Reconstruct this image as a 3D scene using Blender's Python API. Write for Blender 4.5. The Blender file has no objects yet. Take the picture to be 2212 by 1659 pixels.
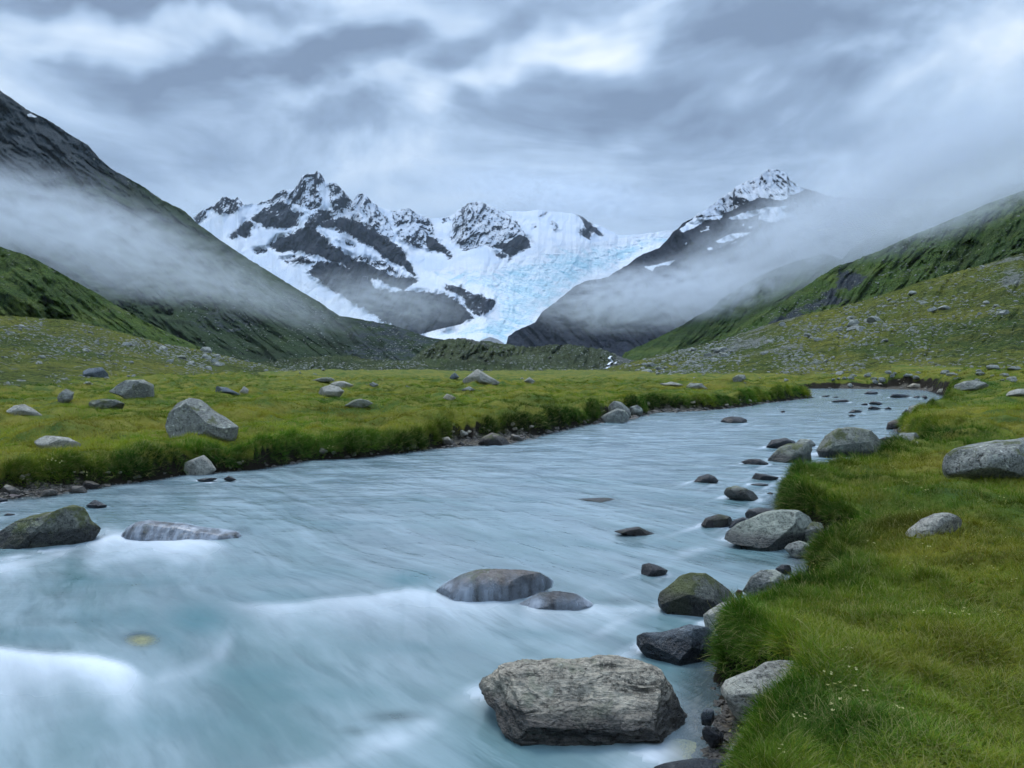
import bpy, math, random, zlib
import numpy as np

# ----------------------------------------------------------------- camera, sky, sun, exposure
sc = bpy.context.scene
COL = sc.collection
rng = np.random.default_rng(11)
random.seed(11)
W, H = 2212.0, 1659.0          # units in which the outlines below were measured
FPX = 1671.0                   # focal length in the same units
YH = 790.0                     # row of the horizon
HC = 2.2                       # eye height above the river
PITCH = math.atan((H / 2 - YH) / FPX)

cam_d = bpy.data.cameras.new("camera")
cam = bpy.data.objects.new("camera", cam_d)
COL.objects.link(cam)
cam_d.sensor_width = 36.0
cam_d.lens = FPX / W * 36.0
cam_d.clip_start = 0.05
cam_d.clip_end = 30000.0
cam.location = (0, 0, HC)
cam.rotation_euler = (math.pi / 2 - PITCH, 0, 0)
sc.camera = cam

sc.view_settings.view_transform = 'Standard'
sc.view_settings.look = 'None'
sc.view_settings.gamma = 1.0
sc.view_settings.exposure = 0.3
sc.view_settings.use_curve_mapping = False
sc.render.engine = 'CYCLES'
cy = sc.cycles
cy.use_denoising = True
cy.use_adaptive_sampling = True
cy.adaptive_threshold = 0.03
cy.adaptive_min_samples = 12
cy.max_bounces = 5
cy.diffuse_bounces = 2
cy.glossy_bounces = 1
cy.transmission_bounces = 2
cy.transparent_max_bounces = 10
cy.volume_bounces = 2
cy.volume_step_rate = 1.0
cy.volume_max_steps = 256
cy.sample_clamp_indirect = 4.0

SKY_GAIN = 1.18
SUN_EL, SUN_AZ = 58.0, -25.0   # degrees; azimuth from straight ahead, left is negative


class NT:
    """small helper for writing node trees"""
    def __init__(s, tree):
        s.t = tree; s.n = tree.nodes; s.n.clear()
    def new(s, typ, ins=None, **kw):
        x = s.n.new(typ)
        for k, v in kw.items():
            setattr(x, k, v)
        for k, v in (ins or {}).items():
            s.put(x.inputs[k], v)
        return x
    def put(s, sock, v):
        if v is None:
            return
        if hasattr(v, 'is_output'):
            s.t.links.new(v, sock)
        elif isinstance(v, (tuple, list)) and len(v) == 3 and sock.type == 'RGBA':
            sock.default_value = (*v, 1)
        else:
            sock.default_value = v
    def m(s, op, a, b=None, c=None, clamp=False):
        x = s.n.new('ShaderNodeMath'); x.operation = op; x.use_clamp = clamp
        for i, v in enumerate((a, b, c)):
            s.put(x.inputs[i], v)
        return x.outputs[0]
    def vm(s, op, a, b=None, scale=None):
        x = s.n.new('ShaderNodeVectorMath'); x.operation = op
        s.put(x.inputs[0], a); s.put(x.inputs[1], b)
        if scale is not None:
            s.put(x.inputs['Scale'], scale)
        return x.outputs[1] if op in ('LENGTH', 'DOT_PRODUCT', 'DISTANCE') else x.outputs[0]
    def mix(s, f, a, b, mode='MIX'):
        x = s.n.new('ShaderNodeMix'); x.data_type = 'RGBA'; x.blend_type = mode; x.clamp_factor = True
        s.put(x.inputs[0], f); s.put(x.inputs[6], a); s.put(x.inputs[7], b)
        return x.outputs[2]
    def noise(s, vec, scale, det=4, rough=0.55, dist=0.0, col=False, dim='3D'):
        x = s.new('ShaderNodeTexNoise', {'Vector': vec, 'Scale': scale, 'Detail': det, 'Roughness': rough, 'Distortion': dist}, noise_dimensions=dim)
        return x.outputs[1] if col else x.outputs[0]
    def vor(s, vec, scale, feature='F1', out=0, rnd=1.0):
        x = s.new('ShaderNodeTexVoronoi', None, feature=feature)
        s.put(x.inputs['Vector'], vec); s.put(x.inputs['Scale'], scale); s.put(x.inputs['Randomness'], rnd)
        return x.outputs[out]
    def mr(s, v, a, b, c=0.0, d=1.0, typ='SMOOTHSTEP'):
        x = s.new('ShaderNodeMapRange', {0: v, 1: a, 2: b, 3: c, 4: d}, interpolation_type=typ)
        return x.outputs[0]
    def attr(s, name, kind='GEOMETRY'):
        return s.new('ShaderNodeAttribute', attribute_name=name, attribute_type=kind).outputs['Fac']
    def pos(s):
        return s.new('ShaderNodeNewGeometry').outputs['Position']
    def obj(s):
        return s.new('ShaderNodeTexCoord').outputs['Object']
    def sep(s, v):
        x = s.new('ShaderNodeSeparateXYZ', {0: v}); return x.outputs
    def comb(s, x, y, z):
        return s.new('ShaderNodeCombineXYZ', {0: x, 1: y, 2: z}).outputs[0]
    def mapping(s, v, loc=(0, 0, 0), rot=(0, 0, 0), scl=(1, 1, 1), typ='POINT'):
        return s.new('ShaderNodeMapping', {0: v, 1: loc, 2: rot, 3: scl}, vector_type=typ).outputs[0]
    def ramp(s, f, stops, interp='LINEAR'):
        x = s.new('ShaderNodeValToRGB', {0: f}); x.color_ramp.interpolation = interp
        e = x.color_ramp.elements
        while len(e) < len(stops):
            e.new(0.5)
        for i, (p, c) in enumerate(stops):
            e[i].position = p; e[i].color = (*c, 1) if len(c) == 3 else c
        return x.outputs[0]
    def bump(s, h, strength=0.5, dist=0.1, nrm=None):
        x = s.new('ShaderNodeBump', {'Height': h, 'Strength': strength, 'Distance': dist})
        s.put(x.inputs['Normal'], nrm)
        return x.outputs[0]
    def principled(s, color, rough=0.8, spec=0.3, nrm=None, alpha=None):
        x = s.new('ShaderNodeBsdfPrincipled', {'Base Color': color, 'Roughness': rough, 'Specular IOR Level': spec})
        s.put(x.inputs['Normal'], nrm); s.put(x.inputs['Alpha'], alpha)
        return x
    def out(s, surf=None, vol=None):
        x = s.new('ShaderNodeOutputMaterial')
        if surf is not None: s.t.links.new(surf, x.inputs['Surface'])
        if vol is not None: s.t.links.new(vol, x.inputs['Volume'])


def material(name):
    m = bpy.data.materials.new(name); m.use_nodes = True
    return m, NT(m.node_tree)


# ---- overcast sky
world = bpy.data.worlds.new("World")
sc.world = world
world.use_nodes = True
w = NT(world.node_tree)
gen = w.new('ShaderNodeTexCoord').outputs['Generated']
sx, sy, sz = w.sep(gen)[0:3]
zc = w.m('MAXIMUM', sz, 0.0)
den = w.m('ADD', zc, 0.16)
plane = w.comb(w.m('DIVIDE', sx, den), w.m('DIVIDE', sy, den), 0.0)
warp = w.noise(plane, 1.1, 1, 0.5, 0, True, '2D')
wv = w.vm('SCALE', w.vm('SUBTRACT', warp, (0.5, 0.5, 0.5)), None, 0.55)
pl2 = w.vm('ADD', plane, wv)
n_big = w.noise(pl2, 1.15, 4, 0.5, dim='2D')
n_fine = w.noise(pl2, 3.8, 5, 0.58, dim='2D')
base = w.m('ADD', w.m('MULTIPLY', w.m('SUBTRACT', n_big, 0.5), 1.05), w.m('MULTIPLY', w.m('SUBTRACT', n_fine, 0.5), 0.85))
# cloud masses that can be recognised in the photograph, as soft lenses on the sky
yy = w.m('MAXIMUM', sy, 0.25)
uv = w.comb(w.m('DIVIDE', sx, yy), w.m('DIVIDE', sz, yy), 0.0)
wuv = w.vm('ADD', uv, w.vm('SCALE', w.vm('SUBTRACT', w.noise(uv, 5.0, 3, 0.55, 0, True, '2D'), (0.5, 0.5, 0.5)), None, 0.13))
front = w.mr(sy, 0.3, 0.55)
SKY_BLOBS = [  # px, py, rx, ry, tilt(deg), gain
    (560, 120, 330, 42, 12, -0.50), (300, 190, 260, 60, -6, -0.42), (790, 90, 190, 45, 14, -0.45), (830, 245, 230, 70, 0, -0.40),
    (1010, 115, 150, 65, 25, -0.48), (1290, 225, 330, 85, 8, -0.60), (1620, 40, 260, 50, 8, -0.35), (1800, 160, 260, 60, 20, -0.34),
    (1560, 270, 200, 60, 15, -0.30), (120, 20, 250, 30, 0, -0.45), (450, 20, 250, 32, 0, -0.40),
    (230, 95, 330, 42, 6, 0.42), (900, 190, 110, 55, -20, 0.50), (1150, 130, 260, 42, 16, 0.62), (700, 195, 130, 40, -10, 0.34),
    (1600, 215, 210, 35, 10, 0.42), (1350, 70, 190, 40, 20, 0.34), (2010, 110, 190, 60, 15, 0.34), (2050, 330, 260, 90, 0, -0.22),
    (60, 160, 130, 60, 0, 0.25), (1000, 20, 180, 40, 0, 0.30), (560, 60, 160, 35, 0, 0.22)]
acc = None
for (bx, by, rx, ry, tl, g) in SKY_BLOBS:
    u0, v0 = (bx - W / 2) / FPX, (YH - by) / FPX
    mp = w.mapping(wuv, (u0, v0, 0), (0, 0, math.radians(tl)), (1.25 * rx / FPX, 1.35 * ry / FPX, 1), 'TEXTURE')
    gr = w.new('ShaderNodeTexGradient', {0: mp}, gradient_type='SPHERICAL').outputs['Fac']
    t_ = w.m('MULTIPLY', w.mr(gr, 0.0, 0.8), g * (0.55 if g > 0 else 0.85))
    acc = t_ if acc is None else w.m('ADD', acc, t_)
low = w.mr(sz, 0.13, 0.36)                       # the deck reads smoother towards the horizon
val = w.m('ADD', w.m('MULTIPLY', base, w.m('ADD', w.m('MULTIPLY', low, 0.65), 0.35)), w.m('MULTIPLY', w.m('MULTIPLY', acc, front), 0.85))
val = w.m('ADD', val, 0.44)
cloud = w.ramp(val, [(0.0, (0.155, 0.215, 0.320)), (0.26, (0.222, 0.306, 0.440)), (0.47, (0.330, 0.440, 0.600)), (0.70, (0.475, 0.580, 0.720)), (1.0, (0.72, 0.775, 0.84))])
zen = w.mr(sz, 0.35, 0.95, 1.0, 2.5)             # overcast sky brightens to the zenith
cloud = w.mix(1.0, cloud, w.comb(zen, zen, zen), 'MULTIPLY')
nish = w.new('ShaderNodeTexSky', sky_type='NISHITA', sun_disc=False,
             sun_elevation=math.radians(SUN_EL), sun_rotation=math.radians(SUN_AZ), altitude=1800.0)
bg1 = w.new('ShaderNodeBackground', {'Color': nish.outputs[0], 'Strength': 0.06})
bg2 = w.new('ShaderNodeBackground', {'Color': cloud, 'Strength': SKY_GAIN})
ms = w.new('ShaderNodeMixShader', {0: 0.96, 1: bg1.outputs[0], 2: bg2.outputs[0]})
w.t.links.new(ms.outputs[0], w.new('ShaderNodeOutputWorld').inputs['Surface'])

sun_d = bpy.data.lights.new("sun", 'SUN')
sun_d.energy = 1.5
sun_d.angle = math.radians(24)
sun_d.color = (1.0, 0.97, 0.92)
sun = bpy.data.objects.new("sun", sun_d)
COL.objects.link(sun)
sun.location = (0, 0, 900)
sun.rotation_euler = (math.radians(SUN_EL - 90), 0, math.radians(-SUN_AZ))

# ----------------------------------------------------------------- helpers
def tag(o, label=None, cat=None, group=None, kind=None):
    if label: o['label'] = label
    if cat: o['category'] = cat
    if group: o['group'] = group
    if kind: o['kind'] = kind
    return o

_R2 = rng.random((256, 256)).astype(np.float64)
_R3 = rng.random((64, 64, 64)).astype(np.float64)
def _f(t): return t * t * t * (t * (t * 6 - 15) + 10)
def vn2(x, y, seed=0):
    x = np.asarray(x, float) + seed * 17.31; y = np.asarray(y, float) + seed * 9.73
    ix = np.floor(x).astype(int); iy = np.floor(y).astype(int)
    fx = _f(x - ix); fy = _f(y - iy)
    a = _R2[ix & 255, iy & 255]; b = _R2[(ix + 1) & 255, iy & 255]
    c = _R2[ix & 255, (iy + 1) & 255]; d = _R2[(ix + 1) & 255, (iy + 1) & 255]
    return (a + (b - a) * fx) * (1 - fy) + (c + (d - c) * fx) * fy
def fbm2(x, y, octv=5, seed=0, gain=0.5, ridged=False):
    s = 0; a = 1.0; n = 0; f = 1.0
    for o in range(octv):
        v = vn2(x * f, y * f, seed + o * 3)
        v = 1 - np.abs(2 * v - 1) if ridged else v
        s = s + a * v; n += a; a *= gain; f *= 2.03
    return s / n * 2 - 1
def vn3(p, seed=0):
    p = p + seed * np.array([7.1, 3.7, 5.3])
    i = np.floor(p).astype(int); f = _f(p - i); r = 0
    for dx in (0, 1):
        for dy in (0, 1):
            for dz in (0, 1):
                wgt = (f[:, 0] if dx else 1 - f[:, 0]) * (f[:, 1] if dy else 1 - f[:, 1]) * (f[:, 2] if dz else 1 - f[:, 2])
                r = r + wgt * _R3[(i[:, 0] + dx) & 63, (i[:, 1] + dy) & 63, (i[:, 2] + dz) & 63]
    return r
def fbm3(p, octv=4, seed=0, gain=0.5, ridged=False):
    s = 0; a = 1.0; n = 0; f = 1.0
    for o in range(octv):
        v = vn3(p * f, seed + o)
        v = 1 - np.abs(2 * v - 1) if ridged else v
        s = s + a * v; n += a; a *= gain; f *= 2.03
    return s / n * 2 - 1
def sstep(a, b, x):
    t = np.clip((x - a) / (b - a), 0, 1); return t * t * (3 - 2 * t)

cp, sp = math.cos(PITCH), math.sin(PITCH)
def ray(px, py):
    """direction of a picture point, scaled so that y (straight ahead) is 1"""
    a = (np.asarray(px, float) - W / 2) / FPX; b = (H / 2 - np.asarray(py, float)) / FPX
    y = cp + b * sp; z = -sp + b * cp
    return a / y, z / y
def at_z(px, py, z=0.0):
    a, s = ray(px, py); d = (z - HC) / s
    return np.stack([a * d, d], -1)
def proj(x, y, z):
    """world -> picture coordinates"""
    zz = np.asarray(z, float) - HC
    fw = y * cp - zz * sp; up = y * sp + zz * cp
    fw = np.maximum(fw, 1e-3)
    return W / 2 + FPX * x / fw, H / 2 - FPX * up / fw

def new_mesh(name, V, F, mat, smooth=True, attrs=None, parent=None, link=True):
    """F: (n,3) or (n,4) index array"""
    me = bpy.data.meshes.new(name)
    V = np.asarray(V, np.float32); F = np.asarray(F, np.int32)
    k = F.shape[1]
    me.vertices.add(len(V)); me.vertices.foreach_set('co', V.ravel())
    me.loops.add(F.size); me.loops.foreach_set('vertex_index', F.ravel())
    me.polygons.add(len(F)); me.polygons.foreach_set('loop_start', np.arange(0, F.size, k, dtype=np.int32))
    me.polygons.foreach_set('use_smooth', np.full(len(F), smooth, dtype=bool))
    for an, av in (attrs or {}).items():
        at = me.attributes.new(an, 'FLOAT', 'POINT'); at.data.foreach_set('value', np.asarray(av, np.float32).ravel())
    me.update(calc_edges=True)
    if mat is not None: me.materials.append(mat)
    o = bpy.data.objects.new(name, me)
    if link: COL.objects.link(o)
    if parent: o.parent = parent
    return o

def grid_faces(nr, nc):
    i = np.arange(nr * nc).reshape(nr, nc)
    return np.stack([i[:-1, :-1], i[:-1, 1:], i[1:, 1:], i[1:, :-1]], -1).reshape(-1, 4)

def poly_sd(px, py, poly):
    """signed distance to a polygon, positive inside"""
    poly = np.asarray(poly, float); d2 = np.full(px.shape, 1e18); ins = np.zeros(px.shape, bool)
    n = len(poly)
    for i in range(n):
        ax, ay = poly[i]; bx, by = poly[(i + 1) % n]
        ex, ey = bx - ax, by - ay
        t = np.clip(((px - ax) * ex + (py - ay) * ey) / (ex * ex + ey * ey + 1e-12), 0, 1)
        d2 = np.minimum(d2, (px - ax - t * ex) ** 2 + (py - ay - t * ey) ** 2)
        if ay != by:
            c = ((ay > py) != (by > py)) & (px < (bx - ax) * (py - ay) / (by - ay) + ax)
            ins ^= c
    d = np.sqrt(d2)
    return np.where(ins, d, -d)
def line_d(px, py, pts):
    pts = np.asarray(pts, float); d2 = np.full(px.shape, 1e18); side = np.zeros(px.shape)
    for i in range(len(pts) - 1):
        ax, ay = pts[i]; bx, by = pts[i + 1]; ex, ey = bx - ax, by - ay
        t = np.clip(((px - ax) * ex + (py - ay) * ey) / (ex * ex + ey * ey + 1e-12), 0, 1)
        qx, qy = px - ax - t * ex, py - ay - t * ey
        q = qx * qx + qy * qy; m = q < d2
        side = np.where(m, ex * qy - ey * qx, side); d2 = np.minimum(d2, q)
    return np.sqrt(d2), np.sign(side)

# zones of the photograph in which the outlines were measured (scale 1/4, with offsets)
ZO = {'a': (399.4, 345.6), 'b': (921.6, 384.0), 'c': (1290.2, 326.4), 'd': (0, 748.8), 'e': (553.0, 748.8), 'f': (1105.9, 748.8),
      'g': (1658.9, 748.8), 'h': (1344.0, 921.6), 'i': (1017.6, 1244.2), 'j': (1478.4, 1244.2), 'k': (0, 1056.0), 'l': (864.0, 1104.0)}
def Z(z, pts):
    ox, oy = ZO[z]
    return [(x / 4 + ox, y / 4 + oy) for x, y in pts]

# ----------------------------------------------------------------- materials of the setting
def soil_grass_nodes(n, p, dry=0.5):
    """turf colours, world position p"""
    big = n.noise(p, 0.16, 5, 0.6)
    mid = n.noise(p, 0.9, 5, 0.62)
    fine = n.noise(p, 7.0, 4, 0.6)
    c = n.mix(n.mr(big, 0.38, 0.62), (0.050, 0.090, 0.010), (0.130, 0.135, 0.014))
    c = n.mix(n.mr(mid, 0.42, 0.68), c, (0.150, 0.140, 0.020))
    c = n.mix(n.mr(mid, 0.50, 0.28), c, (0.030, 0.062, 0.008))
    c = n.mix(n.m('MULTIPLY', n.mr(fine, 0.5, 0.8), 0.5), c, (0.13, 0.125, 0.040))
    return c, mid, fine

def mat_ground():
    m, n = material("meadow_ground")
    p = n.pos()
    turf, mid, fine = soil_grass_nodes(n, p)
    peb = n.vor(p, 21.0, 'F1', 1)
    pd = n.vor(p, 21.0, 'F1', 0)
    grav = n.mix(n.sep(peb)[0], (0.07, 0.065, 0.055), (0.20, 0.185, 0.155))
    grav = n.mix(n.m('MULTIPLY', n.sep(peb)[1], 0.6), grav, (0.13, 0.105, 0.07))
    grav = n.mix(n.mr(pd, 0.25, 0.75), grav, (0.03, 0.026, 0.02))
    shaded_soil = n.mix(fine, (0.006, 0.005, 0.0035), (0.020, 0.015, 0.009))  # bank soil, coloured nearly black to carry the shade of an undercut
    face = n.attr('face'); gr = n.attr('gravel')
    c = n.mix(n.mr(n.m('ADD', face, n.m('MULTIPLY', n.m('SUBTRACT', mid, 0.5), 0.5)), 0.35, 0.65), turf, shaded_soil)
    c = n.mix(n.mr(n.m('ADD', gr, n.m('MULTIPLY', n.m('SUBTRACT', fine, 0.5), 0.6)), 0.4, 0.6), c, grav)
    bh = n.m('ADD', n.m('MULTIPLY', mid, 0.6), n.m('MULTIPLY', fine, 0.25))
    b = n.principled(c, 0.95, 0.15, n.bump(bh, 0.9, 0.25))
    n.out(b.outputs[0]); return m

def mat_hill(name, greens, rocky, scree, sc_=1.0, rock_c=((0.10, 0.105, 0.10), (0.24, 0.245, 0.225)), thr=0.5, stones=0.74):
    """mountainside: turf in two greens, grey scree and outcrops"""
    m, n = material(name)
    p = n.vm('SCALE', n.pos(), None, sc_)
    st = n.mapping(p, (0, 0, 0), (0, 0, 0), (1, 1, 0.75))
    big = n.noise(st, 0.012, 6, 0.62)
    mid = n.noise(st, 0.06, 6, 0.65)
    fine = n.noise(p, 0.35, 5, 0.7)
    c = n.mix(n.mr(big, 0.40, 0.60), greens[0], greens[1])
    c = n.mix(n.m('MULTIPLY', n.mr(mid, 0.45, 0.7), 0.75), c, greens[2])
    patch = n.noise(p, 0.028, 5, 0.65)
    c = n.mix(n.m('MULTIPLY', n.mr(patch, 0.47, 0.36), 0.7), c, tuple(0.45 * v for v in greens[0]))
    c = n.mix(n.m('MULTIPLY', n.mr(patch, 0.53, 0.64), 0.6), c, tuple(1.25 * v for v in greens[2]))
    c = n.mix(n.m('MULTIPLY', n.mr(fine, 0.52, 0.36), 0.75), c, tuple(0.35 * v for v in greens[0]))
    gra = n.noise(p, 1.4, 4, 0.7)
    c = n.mix(n.m('MULTIPLY', n.mr(gra, 0.50, 0.68), 0.6), c, tuple(1.55 * v for v in greens[2]))
    c = n.mix(n.m('MULTIPLY', n.mr(gra, 0.48, 0.34), 0.65), c, tuple(0.3 * v for v in greens[0]))
    rk = n.mix(n.mr(n.m('ADD', n.m('MULTIPLY', fine, 0.5), n.m('MULTIPLY', gra, 0.5)), 0.38, 0.62), rock_c[0], rock_c[1])
    a = n.attr('rock')
    s = n.m('ADD', n.m('ADD', n.m('MULTIPLY', n.m('SUBTRACT', mid, 0.5), 1.5), n.m('MULTIPLY', n.m('SUBTRACT', fine, 0.5), 0.9)), n.m('ADD', n.m('MULTIPLY', a, 1.0), rocky))
    c = n.mix(n.mr(s, thr - 0.08, thr + 0.10), c, rk)
    # loose stones
    vc = n.vor(p, scree, 'F1', 1); vd = n.vor(p, scree, 'F1', 0)
    r0 = n.sep(vc)
    cell = n.m('MULTIPLY', n.mr(vd, 0.38, 0.22), n.mr(n.m('ADD', r0[0], n.m('MULTIPLY', n.m('SUBTRACT', mid, 0.5), 1.4)), stones, stones + 0.08))
    c = n.mix(cell, c, n.mix(r0[1], (0.10, 0.11, 0.095), (0.24, 0.25, 0.22)))
    sn = n.attr('snow')
    c = n.mix(n.mr(n.m('ADD', sn, n.m('MULTIPLY', n.m('SUBTRACT', fine, 0.5), 0.5)), 0.4, 0.6), c, (0.82, 0.84, 0.88))
    bh = n.m('ADD', n.m('ADD', n.m('MULTIPLY', mid, 1.0), n.m('MULTIPLY', fine, 0.55)), n.m('MULTIPLY', gra, 0.16))
    b = n.principled(c, 0.95, 0.1, n.bump(bh, 1.0, 3.5 / sc_))
    n.out(b.outputs[0]); return m

def mat_snow_rock(name):
    """snow, rock swept with snow and bare rock; attributes rock (signed, ~-1..1) and dust (0..1)"""
    m, n = material(name)
    p = n.pos()
    st = n.mapping(p, (0, 0, 0), (0, math.radians(18), 0), (1.0, 0.5, 0.38))
    d1 = n.noise(st, 0.048, 7, 0.72)
    d2 = n.noise(p, 0.055, 6, 0.7)
    d0 = n.noise(p, 0.006, 5, 0.6)
    rk = n.attr('rock'); du = n.attr('dust')
    d3 = n.noise(n.mapping(p, (0, 0, 0), (0, math.radians(30), 0), (1.0, 0.5, 0.6)), 0.016, 5, 0.62)
    edge = n.m('ADD', rk, n.m('ADD', n.m('MULTIPLY', n.m('SUBTRACT', d2, 0.5), 1.9), n.m('MULTIPLY', n.m('SUBTRACT', d3, 0.5), 2.6)))
    isrock = n.mr(edge, -0.06, 0.06)
    nz = n.sep(n.new('ShaderNodeNewGeometry').outputs['Normal'])[2]
    dd = n.m('ADD', n.m('MULTIPLY', d1, 0.75), n.m('MULTIPLY', d2, 0.25))
    dusted = n.m('ADD', n.m('ADD', dd, n.m('MULTIPLY', n.m('SUBTRACT', nz, 0.5), 0.28)), n.m('MULTIPLY', n.m('SUBTRACT', du, 0.5), 0.62))
    dust = n.mr(dusted, 0.47, 0.58)
    rockc = n.mix(n.mr(d2, 0.35, 0.65), (0.007, 0.010, 0.020), (0.027, 0.034, 0.050))
    rockc = n.mix(n.m('MULTIPLY', n.mr(d3, 0.48, 0.62), 0.6), rockc, (0.040, 0.046, 0.060))
    snow = n.mix(n.mr(d0, 0.4, 0.6), (0.62, 0.655, 0.71), (0.53, 0.59, 0.68))
    snow = n.mix(n.m('MULTIPLY', n.mr(d1, 0.62, 0.75), 0.15), snow, (0.60, 0.68, 0.78))
    c = n.mix(n.m('MULTIPLY', isrock, n.m('SUBTRACT', 1.0, dust)), snow, rockc)
    b = n.principled(c, 0.85, 0.04, n.bump(n.m('ADD', d1, d2), n.m('ADD', 0.12, n.m('MULTIPLY', isrock, 0.6)), 14.0))
    n.out(b.outputs[0]); return m

def mat_ice():
    m, n = material("glacier_ice")
    p = n.pos()
    wp = n.vm('ADD', p, n.vm('SCALE', n.vm('SUBTRACT', n.noise(p, 0.006, 4, 0.6, 0, True), (0.5, 0.5, 0.5)), None, 160.0))
    st = n.mapping(wp, (0, 0, 0), (0, 0, 0), (0.8, 0.5, 2.4))
    a = n.noise(st, 0.020, 6, 0.72)
    v = n.vor(st, 0.030, 'DISTANCE_TO_EDGE', 0)
    big = n.noise(wp, 0.004, 4, 0.55)
    c = n.mix(n.mr(big, 0.40, 0.60), (0.56, 0.66, 0.72), (0.36, 0.555, 0.64))
    c = n.mix(n.m('MULTIPLY', n.mr(a, 0.50, 0.64), 0.85), c, (0.215, 0.43, 0.53))
    c = n.mix(n.mr(a, 0.46, 0.34), c, (0.62, 0.69, 0.75))
    c = n.mix(n.m('MULTIPLY', n.mr(v, 0.09, 0.0), 0.7), c, (0.15, 0.33, 0.43))
    edge = n.mr(n.m('ADD', n.attr('ice'), n.m('MULTIPLY', n.m('SUBTRACT', n.noise(wp, 0.012, 5, 0.6), 0.5), 3.0)), 0.2, 1.1)
    c = n.mix(edge, (0.62, 0.655, 0.71), c)
    g = n.attr('dirt')
    c = n.mix(n.mr(n.m('ADD', g, n.m('MULTIPLY', n.m('SUBTRACT', a, 0.5), 0.8)), 0.4, 0.6), c, (0.14, 0.155, 0.17))
    b = n.principled(c, 0.7, 0.25, n.bump(n.m('ADD', a, n.m('MULTIPLY', v, 0.6)), 0.5, 18.0))
    n.out(b.outputs[0]); return m

def mat_water():
    m, n = material("glacial_water")
    p = n.pos()
    fl = n.mapping(p, (0, 0, 0), (0, 0, math.radians(54.0)), (1, 1, 1))     # x runs with the current
    wob = n.vm('SCALE', n.vm('SUBTRACT', n.noise(p, 0.32, 2, 0.5, 0, True), (0.5, 0.5, 0.5)), None, 0.7)
    fl = n.vm('ADD', fl, wob)
    s1 = n.noise(n.mapping(fl, scl=(0.42, 1.7, 1)), 1.0, 5, 0.52)
    s2 = n.noise(n.mapping(fl, (3, 7, 0), scl=(1.1, 5.2, 1)), 1.0, 3, 0.5)
    s3 = n.noise(n.mapping(fl, (9, 2, 0), scl=(0.10, 0.42, 1)), 1.0, 4, 0.6)
    s4 = n.noise(n.mapping(p, scl=(0.55, 2.0, 1)), 1.0, 5, 0.62)
    foam = n.attr('foam'); deep = n.attr('deep'); far = n.attr('far'); shal = n.attr('shallow')
    hue = n.noise(n.mapping(fl, (5, 1, 0), scl=(0.22, 0.75, 1)), 1.0, 4, 0.6)
    milky = n.mix(n.mr(s3, 0.35, 0.65), (0.088, 0.160, 0.165), (0.168, 0.240, 0.250))
    milky = n.mix(n.m('MULTIPLY', n.mr(hue, 0.42, 0.62), 0.7), milky, (0.160, 0.205, 0.222))
    milky = n.mix(n.m('MULTIPLY', n.mr(s1, 0.40, 0.70), 0.75), milky, (0.275, 0.350, 0.375))
    milky = n.mix(n.m('MULTIPLY', n.mr(s2, 0.54, 0.30), 0.38), milky, (0.066, 0.112, 0.120))
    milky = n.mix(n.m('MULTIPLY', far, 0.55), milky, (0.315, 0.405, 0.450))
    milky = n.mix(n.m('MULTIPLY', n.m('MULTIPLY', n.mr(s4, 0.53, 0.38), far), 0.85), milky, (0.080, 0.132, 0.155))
    milky = n.mix(deep, milky, (0.055, 0.150, 0.165))
    fo = n.m('ADD', foam, n.m('MULTIPLY', n.m('MULTIPLY', n.m('SUBTRACT', s1, 0.5), 0.9), n.mr(foam, 0.0, 0.4)))
    c = n.mix(n.mr(fo, 0.03, 0.95, typ='LINEAR'), milky, (0.66, 0.71, 0.77))
    h = n.m('ADD', n.m('MULTIPLY', s1, 0.8), n.m('MULTIPLY', s2, 0.22))
    hf = n.m('MULTIPLY', s4, far)
    nb = n.bump(n.m('ADD', h, hf), n.m('SUBTRACT', 0.42, n.m('MULTIPLY', n.mr(n.sep(p)[1], 18.0, 55.0), 0.36)), 0.18)
    alpha = n.m('SUBTRACT', 1.0, n.m('MULTIPLY', n.mr(n.m('ADD', shal, n.m('MULTIPLY', n.m('SUBTRACT', s2, 0.5), 0.5)), 0.1, 1.0), 0.75), clamp=True)
    rgh = n.m('ADD', 0.15, n.m('MULTIPLY', foam, 0.4), clamp=True)
    b = n.principled(c, rgh, 0.5, nb, alpha)
    b.inputs['IOR'].default_value = 1.33
    n.out(b.outputs[0]); return m

# ----------------------------------------------------------------- river banks (traced on the water plane)
LEFT_PX = [(0, 1081), (75, 1076), (140, 1066), (225, 1051), (312, 1039), (395, 1026), (475, 1020), (553, 1014), (665, 994), (778, 989),
           (885, 976), (943, 969), (1028, 962), (1106, 957), (1133, 949), (1193, 934), (1261, 919), (1306, 911), (1356, 908), (1381, 899),
           (1418, 891), (1531, 886), (1606, 879), (1648, 871), (1704, 865), (1756, 859)]
RIGHT_PX = [(2044, 848), (2049, 856), (2030, 868), (2012, 882), (1985, 893), (1940, 912), (1962, 928), (1985, 950), (1960, 975), (1900, 990),
            (1800, 1004), (1722, 1022), (1690, 1040), (1678, 1070), (1676, 1100), (1745, 1122), (1748, 1140), (1728, 1170), (1700, 1204),
            (1690, 1228), (1668, 1256), (1610, 1290), (1582, 1312), (1552, 1342), (1525, 1375), (1519, 1440), (1508, 1500), (1509, 1560), (1535, 1625), (1552, 1659)]
Lb = at_z(*zip(*LEFT_PX), 0.0)
RIGHT_PX = [(x + 40 * math.exp(-((y - 1270) / 75) ** 2), y) for x, y in RIGHT_PX]
Rb = at_z(*zip(*RIGHT_PX), 0.30)
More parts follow.
